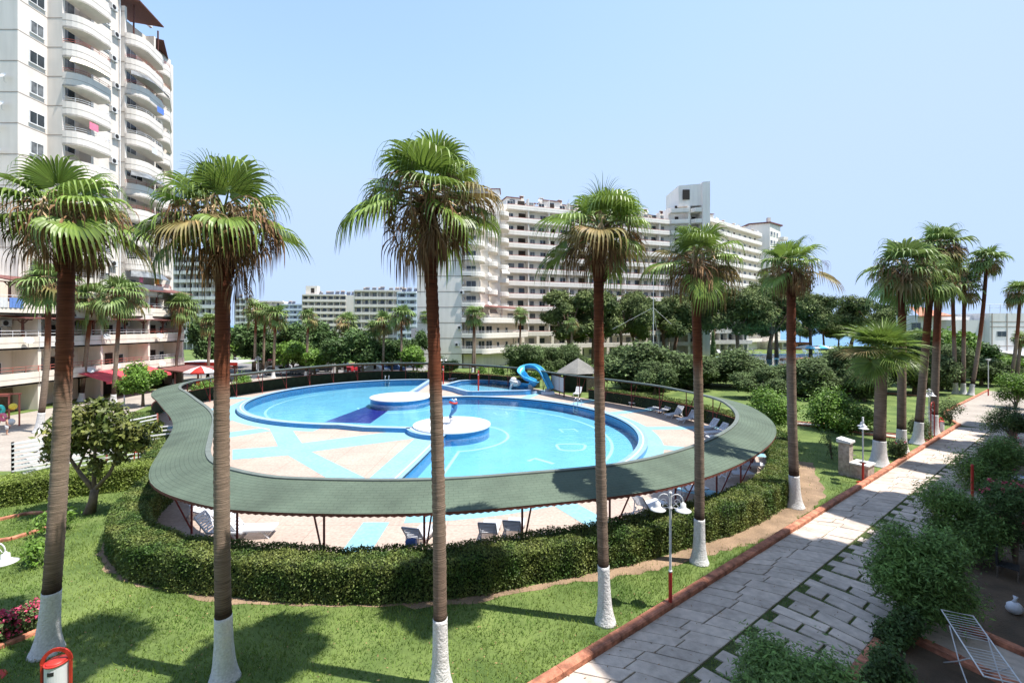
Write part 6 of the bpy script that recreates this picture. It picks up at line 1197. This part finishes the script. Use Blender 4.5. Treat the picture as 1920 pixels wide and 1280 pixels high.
for i in range(9): y_ = .15+i*.085; b.tube([(-w_, y_, .985+y_*.14), (w_, y_, .985+y_*.14)], .006, 4)
b.build('drying_lines', [M['white_paint']], dr)
for s_ in (-1, 1):
    MB().tube([(s_*(w_+.03), -.75, 0), (s_*(w_+.03), 0, .5), (s_*(w_+.03), .45, 1.03)], .013, 6).build('leg', [M['white_paint']], dr); MB().tube([(s_*(w_+.05), .7, 0), (s_*(w_+.05), 0, .5), (s_*(w_+.05), -.5, .9)], .013, 6).build('leg', [M['white_paint']], dr)
x, y = G(1902, 1150); b = MB(); b.ball((0, 0, .17), .18, 0, 14, 9, (1.1, .9, .95)); b.tube([(0, 0, .32), (.02, 0, .4), (.06, .02, .47)], [.06, .03, .06], 8)
vs = []; 
for v in b.v: s_ = 1+.1*math.sin(v[0]*37+v[2]*29)*math.sin(v[1]*41); vs.append((v[0]*s_, v[1]*s_, v[2]))
b.v = vs; tag(b.build('plastic_bag', [M['plastic']], smooth=True, loc=(x, y, 0)), 'white tied plastic bag on the shaded ground above the drying rack', 'bag')
x, y = G(1890, 1085); ck = thing('garden_chair', (x, y, 0), 'dark folding garden chair in the shade at the right edge', 'chair', None, .7)
MB().box(-.25, .25, -.25, .25, .42, .45).build('seat', [M['black']], ck); MB().box(-.25, .25, .22, .26, .45, .95).build('backrest', [M['black']], ck)
for sx in (-.22, .22):
    for sy in (-.22, .22): MB().tube([(sx, sy, 0), (sx, sy, .42)], .015, 6).build('leg', [M['metal']], ck)
x, y = G(1905, 925); b = MB()
for i in range(12): b.add([(-.6+.1*i, -.3, .02*(i % 2)), (-.5+.1*i, -.3, .02*((i+1) % 2)), (-.5+.1*i, .3, .03+.02*((i+1) % 2)), (-.6+.1*i, .3, .03+.02*(i % 2))], [(0, 1, 2, 3)], i % 3 == 1)
b.add([(-.6, -.3, 0), (.6, -.3, 0), (.6, -.32, -.35), (-.6, -.32, -.35)], [(0, 1, 2, 3)]); cl = thing('covered_table', (x, y, 0), 'garden table with a white and dark striped cloth at the right edge', 'table'); b.build('tablecloth', [M['white_paint'], M['towel_blue']], cl, loc=(0, 0, .74)); [MB().tube([(sx, sy, 0), (sx, sy, .73)], .03, 6).build('leg', [M['brown_wood']], cl) for sx in (-.5, .5) for sy in (-.22, .22)]
for px, py0, py1, lab in ((1823, 930, 872, 'red stake standing in the willowy shrubs'), ): x, y = G(px, 960); b = MB(); b.tube([(0, 0, 0), (0, 0, 2.0)], .05, 8); b.lathe([(.06, 2.0), (.03, 2.06)], n=8); tag(b.build('stake', [M['red_paint']], loc=(x, y, 0)), lab, 'stake')
# ------------------------------------------------------------------ flagpole with LED panel
x, y = PT(1225, 655, 74)[:2]; fp = thing('flagpole', (x, y, 0), 'tall thin white pole with guy wires and a small red display panel', 'pole'); MB().tube([(0, 0, 0), (0, 0, 17)], [.09, .05], 8).build('pole', [M['white_paint']], fp)
b = MB(); b.box(-.65, .65, -.12, .12, 17, 17.75); b.build('display_panel', [M['black']], fp); b = MB(); b.box(-.42, .42, -.14, -.122, 17.22, 17.52); b.build('display', [M['red_paint']], fp)
b = MB(); b.tube([(0, 0, 10.9), (-6.4, 1, 7.4)], .025, 5); b.tube([(0, 0, 10.9), (3.3, 1, 8.2)], .025, 5); b.tube([(0, 0, 10.9), (2.2, 2, 0)], .02, 5); b.build('guy_wires', [M['white_paint']], fp)
# ------------------------------------------------------------------ far pool
fpP = [G(1345, 668), G(1390, 664.5), G(1470, 663.5), G(1560, 665), G(1562, 680), G(1500, 687), G(1400, 689), G(1340, 684)]; fpP = resample(fpP, 1, True)
struct(sheet('far_pool_floor', fpP, -1.2, M['pool_floor'])); struct(sheet('far_pool_water', fpP, -.02, M['water'])); b = MB(); b.strip(fpP, 0, .03, -1.2, .04, 0, True); b.strip(fpP, -.5, .0, -.02, .05, 1, True); tag(b.build('far_pool_kerb', [M['rim_side'], M['rim']]), 'blue rim of the far pool beyond the citrus trees', 'pool kerb')
DV = ['red topped divider at the left of the far pool', 'thin red topped divider in the middle of the far pool', 'red topped divider at the near right of the far pool']
for a_, c_ in ((G(1345, 678), G(1420, 679.5)), (G(1465, 674), G(1520, 673)), (G(1465, 686), G(1525, 684.5))): b = MB(); b.strip([a_, ((a_[0]+c_[0])/2, (a_[1]+c_[1])/2), c_], -.6, .6, -1.2, .3); tag(b.build('pool_divider', [M['curb']]), DV.pop(0), 'pool divider')
b = MB(); b.strip(off(fpP, -3.5, True), -1.2, 0, 0, 1.5, 0, True); 
def parasol(x, y, r_, h, lab, cols, segs=16, rz=0):
    o = thing('parasol', (x, y, 0), lab, 'parasol', None, rz); MB().tube([(0, 0, 0), (0, 0, h)], .05, 8).build('pole', [M['white_paint']], o); b = MB(); ap = (0, 0, h+.05)
    for i in range(segs):
        a0, a1 = 2*math.pi*i/segs, 2*math.pi*(i+1)/segs; m_ = (.55*r_, h-.22); e = (r_, h-.62); P_ = [(q*math.cos(t), q*math.sin(t), z) for t in (a0, a1) for q, z in (m_, e)]; k = (i//(segs//8)) % 2
        b.add([ap, P_[0], P_[2]], [(0, 1, 2)], k); b.add([P_[0], P_[1], P_[3], P_[2]], [(0, 1, 2, 3)], k); b.add([P_[1], (P_[1][0], P_[1][1], e[1]-.16), (P_[3][0], P_[3][1], e[1]-.16), P_[3]], [(0, 1, 2, 3)], k)
    b.build('canopy', cols, o); return o
for px, lab in ((1515, 'left blue and white parasol by the far pool'), (1538, 'right blue and white parasol by the far pool')): x, y = G(px, 669); parasol(x, y, 2.9, 3.0, lab, [M['white_paint'], M['slide_in']])
x, y = G(377, 727); parasol(x, y, 1.95, 2.75, 'red and white striped parasol at the cafe behind the walkway', [M['red_paint'], M['white_paint']])
for px, py, m_, lab in ((370, 735, 'red_paint', 'red cafe chair left of the striped parasol pole'), (400, 732, 'pink', 'pink plastic cafe chair right of the striped parasol pole'), (392, 732, 'towel_blue', 'blue plastic cafe chair beside the pink one')):
    x, y = G(px, py-6); r = thing('plastic_chair', (x, y, 0), lab, 'chair', 'cafe chairs', px*.3); MB().box(-.25, .25, -.25, .25, .42, .46).build('seat', [M[m_]], r); MB().box(-.25, .25, .22, .26, .462, .95).build('backrest', [M[m_]], r); [MB().tube([(sx, sy, 0), (sx, sy, .42)], .025, 6).build('leg', [M[m_]], r) for sx in (-.22, .22) for sy in (-.22, .22)]
x, y = G(1500, 655); kz_ = thing('beach_kiosk', (x, y, 0), 'small red brown beach kiosk beyond the blue parasols', 'kiosk'); MB().box(-2.2, 2.2, -1.5, 1.5, 0, 2.2).build('wall', [M['curb']], kz_); MB().box(-2.6, 2.6, -1.9, 1.9, 2.202, 2.4).build('roof', [M['brown_roof']], kz_); MB().box(-1.6, 1.6, -1.53, -1.502, .9, 1.8).build('counter_opening', [M['dark']], kz_)
x, y = G(1195, 663); r = thing('blue_tent', (x, y, 0), 'small blue gazebo tent at the foot of the galleries', 'tent'); b = MB(); b.add([(-2, -2, 2.2), (2, -2, 2.2), (2, 2, 2.2), (-2, 2, 2.2), (0, 0, 3.3)], [(0, 1, 4), (1, 2, 4), (2, 3, 4), (3, 0, 4)]); b.build('canopy', [M['slide_in']], r); [MB().tube([(sx, sy, 0), (sx, sy, 2.2)], .05, 6).build('leg', [M['white_paint']], r) for sx in (-1.9, 1.9) for sy in (-1.9, 1.9)]
x, y = PT(1375, 653, 124)[:2]; 
# ------------------------------------------------------------------ left street: fence, stall, person, cafe, hut
x0_, y0_ = G(22, 897); fl = [(x0_, y0_), (-20.6, 28.6)]; fr_ = thing('rail_fence', (x0_, y0_, 0), 'fence of white rails on red posts along the left playground', 'fence')
def rails(p, q, n, h):
    b = MB()
    for i in range(8): z = .15+i*(h-.2)/7; b.bar((p[0]-x0_, p[1]-y0_, z), (q[0]-x0_, q[1]-y0_, z), .04, .075)
    b.build('rails', [M['rail_white']], fr_)
    for i in range(n+1): MB().box(-.04, .04, -.04, .04, 0, h+.05).build('post', [M['rail_red']], fr_, loc=(p[0]+(q[0]-p[0])*i/n-x0_, p[1]+(q[1]-p[1])*i/n+.045-y0_, 0))
rails(*fl, 4, 1.85); rails((x0_, y0_), (-24.6, 31.5), 3, 1.85)
x, y = G(268, 868); r = thing('red_table', (x, y, 0), 'small orange red plastic table behind the hedge, left of the walkway roof', 'table', None, .3); MB().box(-.38, .38, -.3, .3, .7, .74).build('table_top', [M['red_paint']], r); [MB().bar((sx, sy, 0), (sx*.9, sy*.9, .7), .05).build('leg', [M['red_paint']], r) for sx in (-.34, .34) for sy in (-.26, .26)]
x, y = G(284, 872); r = thing('white_chair', (x, y, 0), 'white plastic chair beside the orange red table', 'chair', None, -.6); MB().box(-.25, .25, -.25, .25, .42, .46).build('seat', [M['plastic']], r); MB().box(-.25, .25, .22, .26, .462, .92).build('backrest', [M['plastic']], r); [MB().tube([(sx, sy, 0), (sx, sy, .42)], .025, 6).build('leg', [M['plastic']], r) for sx in (-.22, .22) for sy in (-.22, .22)]
b = MB(); b.tube([(*G(228, 884), .0), (*G(228, 884), .85), (*G(240, 880), 1.0), (*G(284, 874), 1.05), (*G(284, 874), .0)], .05, 8); tag(b.build('handrail', [M['red_paint']]), 'bent red handrail behind the low hedge left of the walkway', 'handrail')
x, y = G(-6, 802); sx_, sy_ = x, y; r = thing('stall_rack', (x, y, 0), 'brown rack stall hung with inflatable beach toys at the left edge', 'stall', None, .25); b = MB()
for u in (-1.1, 1.1):
    for v in (-.5, .5): b.box(u-.04, u+.04, v-.04, v+.04, 0, 2.5)
b.box(-1.2, 1.2, -.6, -.5, 2.502, 2.6); b.box(-1.2, 1.2, .5, .6, 2.502, 2.6); b.box(-1.1, 1.1, -.03, .03, 1.3, 1.36); b.build('frame', [M['rail_red']], r)
for i, (u, v, z, k, m_, lab) in enumerate(((.2, -.7, 2.1, 0, 'orange', 'orange inflatable ring at the top of the toy stall'), (.75, -.72, 1.55, 0, 'teal', 'teal inflatable ring in the middle of the toy stall'), (.9, -.75, .95, 0, 'pink', 'pink inflatable ring low on the toy stall'), (1.35, -.5, 1.7, 1, 'yellow', 'yellow beach ball hanging at the right of the toy stall'), (.3, -.72, 1.25, 0, 'yellow', 'yellow inflatable ring at the left of the toy stall'), (.45, -.75, .6, 1, 'orange', 'orange beach ball at the bottom of the toy stall'), (1.35, -.7, .55, 1, 'white_paint', 'white beach ball at the bottom right of the toy stall'))):
    b = MB(); (b.torus((0, 0, 0), .26, .11, 18, 8, 0, (.2, 1, .1)) if k == 0 else b.ball((0, 0, 0), .25, 0, 14, 9)); ca, sa = math.cos(.25), math.sin(.25); tag(b.build('inflatable_toy', [M[m_]], smooth=True, loc=(sx_+u*ca-v*sa, sy_+u*sa+v*ca, z)), lab, 'inflatable toy', 'inflatable toys on the stall')
def skin_figure(name, joints, edges, m, parent, sub=2):
    me = bpy.data.meshes.new(name); me.from_pydata([j[0] for j in joints], edges, []); o = link_mesh(name, me, parent); md = o.modifiers.new('s', 'SKIN'); 
    for i, j in enumerate(joints): v = me.skin_vertices[0].data[i]; v.radius = (j[1], j[1]) if not hasattr(j[1], '__len__') else j[1]; v.use_root = i == 0
    s2 = o.modifiers.new('u', 'SUBSURF'); s2.levels = s2.render_levels = sub; me.materials.append(m); return o
x, y = G(13, 815); pe = thing('person', (x, y, 0), 'child in white shorts standing by the inflatable toy stall at the left edge', 'person', None, 2.6); k = .74
J = [((0, 0, .92), (.15, .1)), ((0, 0, 1.12), (.13, .09)), ((0, 0, 1.34), (.16, .1)), ((0, .0, 1.46), .05), ((0, -.01, 1.56), .085), ((0, -.01, 1.68), .075), ((.19, 0, 1.38), .05), ((.25, .02, 1.12), .04), ((.22, -.12, .9), .03), ((-.19, 0, 1.38), .05), ((-.26, .02, 1.12), .04), ((-.2, -.16, .92), .03), ((.09, 0, .85), .085), ((.1, -.01, .48), .055), ((.1, .02, .08), .04), ((.1, -.12, .03), .03), ((-.09, 0, .85), .085), ((-.1, -.04, .48), .055), ((-.1, .03, .08), .04), ((-.1, -.11, .03), .03), ((.21, -.2, .84), .02), ((-.19, -.24, .87), .02)]
J = [(tuple(c*k for c in p), tuple(q*k for q in rr) if hasattr(rr, '__len__') else rr*k) for p, rr in J]; E_ = [(0, 1), (1, 2), (2, 3), (3, 4), (4, 5), (2, 6), (6, 7), (7, 8), (2, 9), (9, 10), (10, 11), (0, 12), (12, 13), (13, 14), (14, 15), (0, 16), (16, 17), (17, 18), (18, 19), (8, 20), (11, 21)]
skin_figure('body', J, E_, M['skin'], pe); b = MB(); b.ball((0, .01, 1.66*k), .1*k, 0, 12, 8, (1, 1.1, .95)); b.build('hair', [M['hair']], pe, True); b = MB(); [b.tube([(s_*.05*k, 0, .96*k), (s_*.09*k, 0, .8*k), (s_*.105*k, 0, .55*k)], [.15*k, .13*k, .1*k], 12) for s_ in (-1, 1)]; b.build('shorts', [M['white_paint']], pe, True)
hu2 = far_block('pink_roofed_hut', 482, 512, 676, 76, 4, 1, 'small pale hut with a pink roof at the car park', 0, 'wall', 2, cat='hut'); MB().box(-1.9, 1.9, -.6, 4.4, 2.2, 2.42).build('roof', [M['pink']], hu2)
x, y = G(580, 700); r = thing('garage', (x, y+8, 0), 'low building with a small red roof among the car park trees', 'hut'); MB().box(-2.2, 2.2, -1.5, 2, 0, 3.0).build('wall', [M['wall']], r); MB().add([(-2.5, -1.8, 3.0), (2.5, -1.8, 3.0), (2.5, .3, 3.9), (-2.5, .3, 3.9), (2.5, 2.3, 3.0), (-2.5, 2.3, 3.0)], [(0, 1, 2, 3), (3, 2, 4, 5), (1, 4, 2), (0, 3, 5)]).build('roof', [M['pink']], r)
x, y = PT(400, 690, 66)[:2]; r = thing('cafe_shelter', (x, y, 0), 'long low white roofed shelter behind the striped parasol', 'shelter'); MB().box(-4.2, 4.6, -1.8, 3, 2.6, 2.8).build('roof', [M['white_paint']], r); MB().box(-4.2, 4.6, -1.84, -1.802, 2.35, 2.8).build('fascia', [M['red_paint']], r); [MB().tube([(px_, -1.6, 0), (px_, -1.6, 2.6)], .06, 6).build('post', [M['brown_wood']], r) for px_ in (-4, -1.2, 1.6, 4.4)]
# ------------------------------------------------------------------ parked cars
def make_car(m_, lab, hatch=True):
    r = thing('parked_car', (0, 0, 0), lab, 'car', 'cars in the car park'); W_ = .86
    prof = [(-2.1, .3), (-2.12, .62), (-1.95, .8), (-1.1, .9), (-.55, 1.36), (.1, 1.47), (1.1, 1.44), (1.75, 1.0 if hatch else .98), (2.05, .95), (2.1, .6), (2.08, .3)] if hatch else [(-2.2, .3), (-2.22, .6), (-2.05, .76), (-1.15, .86), (-.55, 1.32), (.1, 1.42), (.75, 1.38), (1.45, .98), (2.15, .92), (2.22, .6), (2.18, .3)]
    b = MB(); n = len(prof); xs = (-W_, -W_+.08, W_-.08, W_)
    vs = []
    for j, x in enumerate(xs):
        for (y, z) in prof: vs.append((x*(1 if z < 1 else .84), y*(.985 if j in (0, 3) else 1), z-(.02 if j in (0, 3) else 0)))
    b.add(vs, [(j*n+i, j*n+(i+1) % n, (j+1)*n+(i+1) % n, (j+1)*n+i) for j in range(3) for i in range(n)]+[tuple(range(n)), tuple(3*n+i for i in reversed(range(n)))]); b.build('body', [M[m_]], r, False)
    g = MB(); top = prof[3:8]
    for s_ in (-1, 1):
        x = s_*(W_*.84+.012); xb = s_*(W_*.95+.005); g.add([(xb, top[0][0]+.22, .93), (x, top[1][0]+.05, top[1][1]-.08), (x, top[3][0]-.05, top[3][1]-.1), (xb, top[4][0]-.25, .97)], [(0, 1, 2, 3)])
    for (y0, z0), (y1, z1) in ((prof[3], prof[4]), (prof[6], prof[7])): g.add([(-.66, y0+(y1-y0)*.1, z0+(z1-z0)*.1+.014), (.66, y0+(y1-y0)*.1, z0+(z1-z0)*.1+.014), (.6, y0+(y1-y0)*.9, z0+(z1-z0)*.9+.014), (-.6, y0+(y1-y0)*.9, z0+(z1-z0)*.9+.014)], [(0, 1, 2, 3)])
    g.build('glass', [M['glass']], r)
    for sx in (-.74, .74):
        for sy in (-1.35, 1.3): b = MB(); b.T = Matrix.Translation((sx, sy, .32))@Matrix.Rotation(R(90), 4, 'Y'); b.lathe([(.2, -.1), (.32, -.1), (.33, 0), (.32, .1), (.2, .1)], n=16); w_ = b.build('wheel', [M['black']], r); b.lathe([(.19, -.11), (.2, .11)], n=12); b2 = MB(); b2.T = b.T; b2.lathe([(.2, -.115), (.05, -.125)], n=12); b2.lathe([(.05, .125), (.2, .115)], n=12); b2.build('rim', [M['metal']], w_)
    for sx in (-.6, .6): MB().box(sx-.15, sx+.15, -2.13, -2.06, .62, .74).build('headlight', [M['white_paint']], r)
    for sx in (-.66, .66): MB().box(sx-.12, sx+.12, 2.06, 2.13, .66, .82).build('tail_light', [M['red_paint']], r)
    return r
for px, Y, a, m_, h, lab in ((528, 82, .8, 'car_black', True, 'black suv parked behind the slim palms on the left'), (520, 74, 1.4, 'car_white', True, 'white car beside the white twin lamp at the car park'), (571, 74.5, 1.45, 'car_grey', True, 'dark grey hatchback parked nearest the screen fence'), (598, 78, -1.3, 'car_black', False, 'black saloon right of the dark grey hatchback'), (642, 83, 1.2, 'car_black', True, 'black car behind the palm at the middle of the car park'), (668, 79, 2.7, 'car_red', True, 'red car parked in the middle of the row'), (688, 80, 2.9, 'car_black', True, 'black hatchback right of the red car'), (704, 76, 1.5, 'car_white', False, 'white saloon before the pair of palms'), (738, 79, 1.7, 'car_blue', True, 'blue car at the right end of the row of cars'), (722, 82, 1.5, 'car_grey', False, 'grey saloon behind the white saloon')):
    x = (px-960)*Y/F0; c = make_car(m_, lab, h); c.location = (x, Y, .01); c.rotation_euler.z = a
x, y = G(880, 741); r = thing('paddling_slide_step', (x, y, .02), 'x', 'step') if False else None
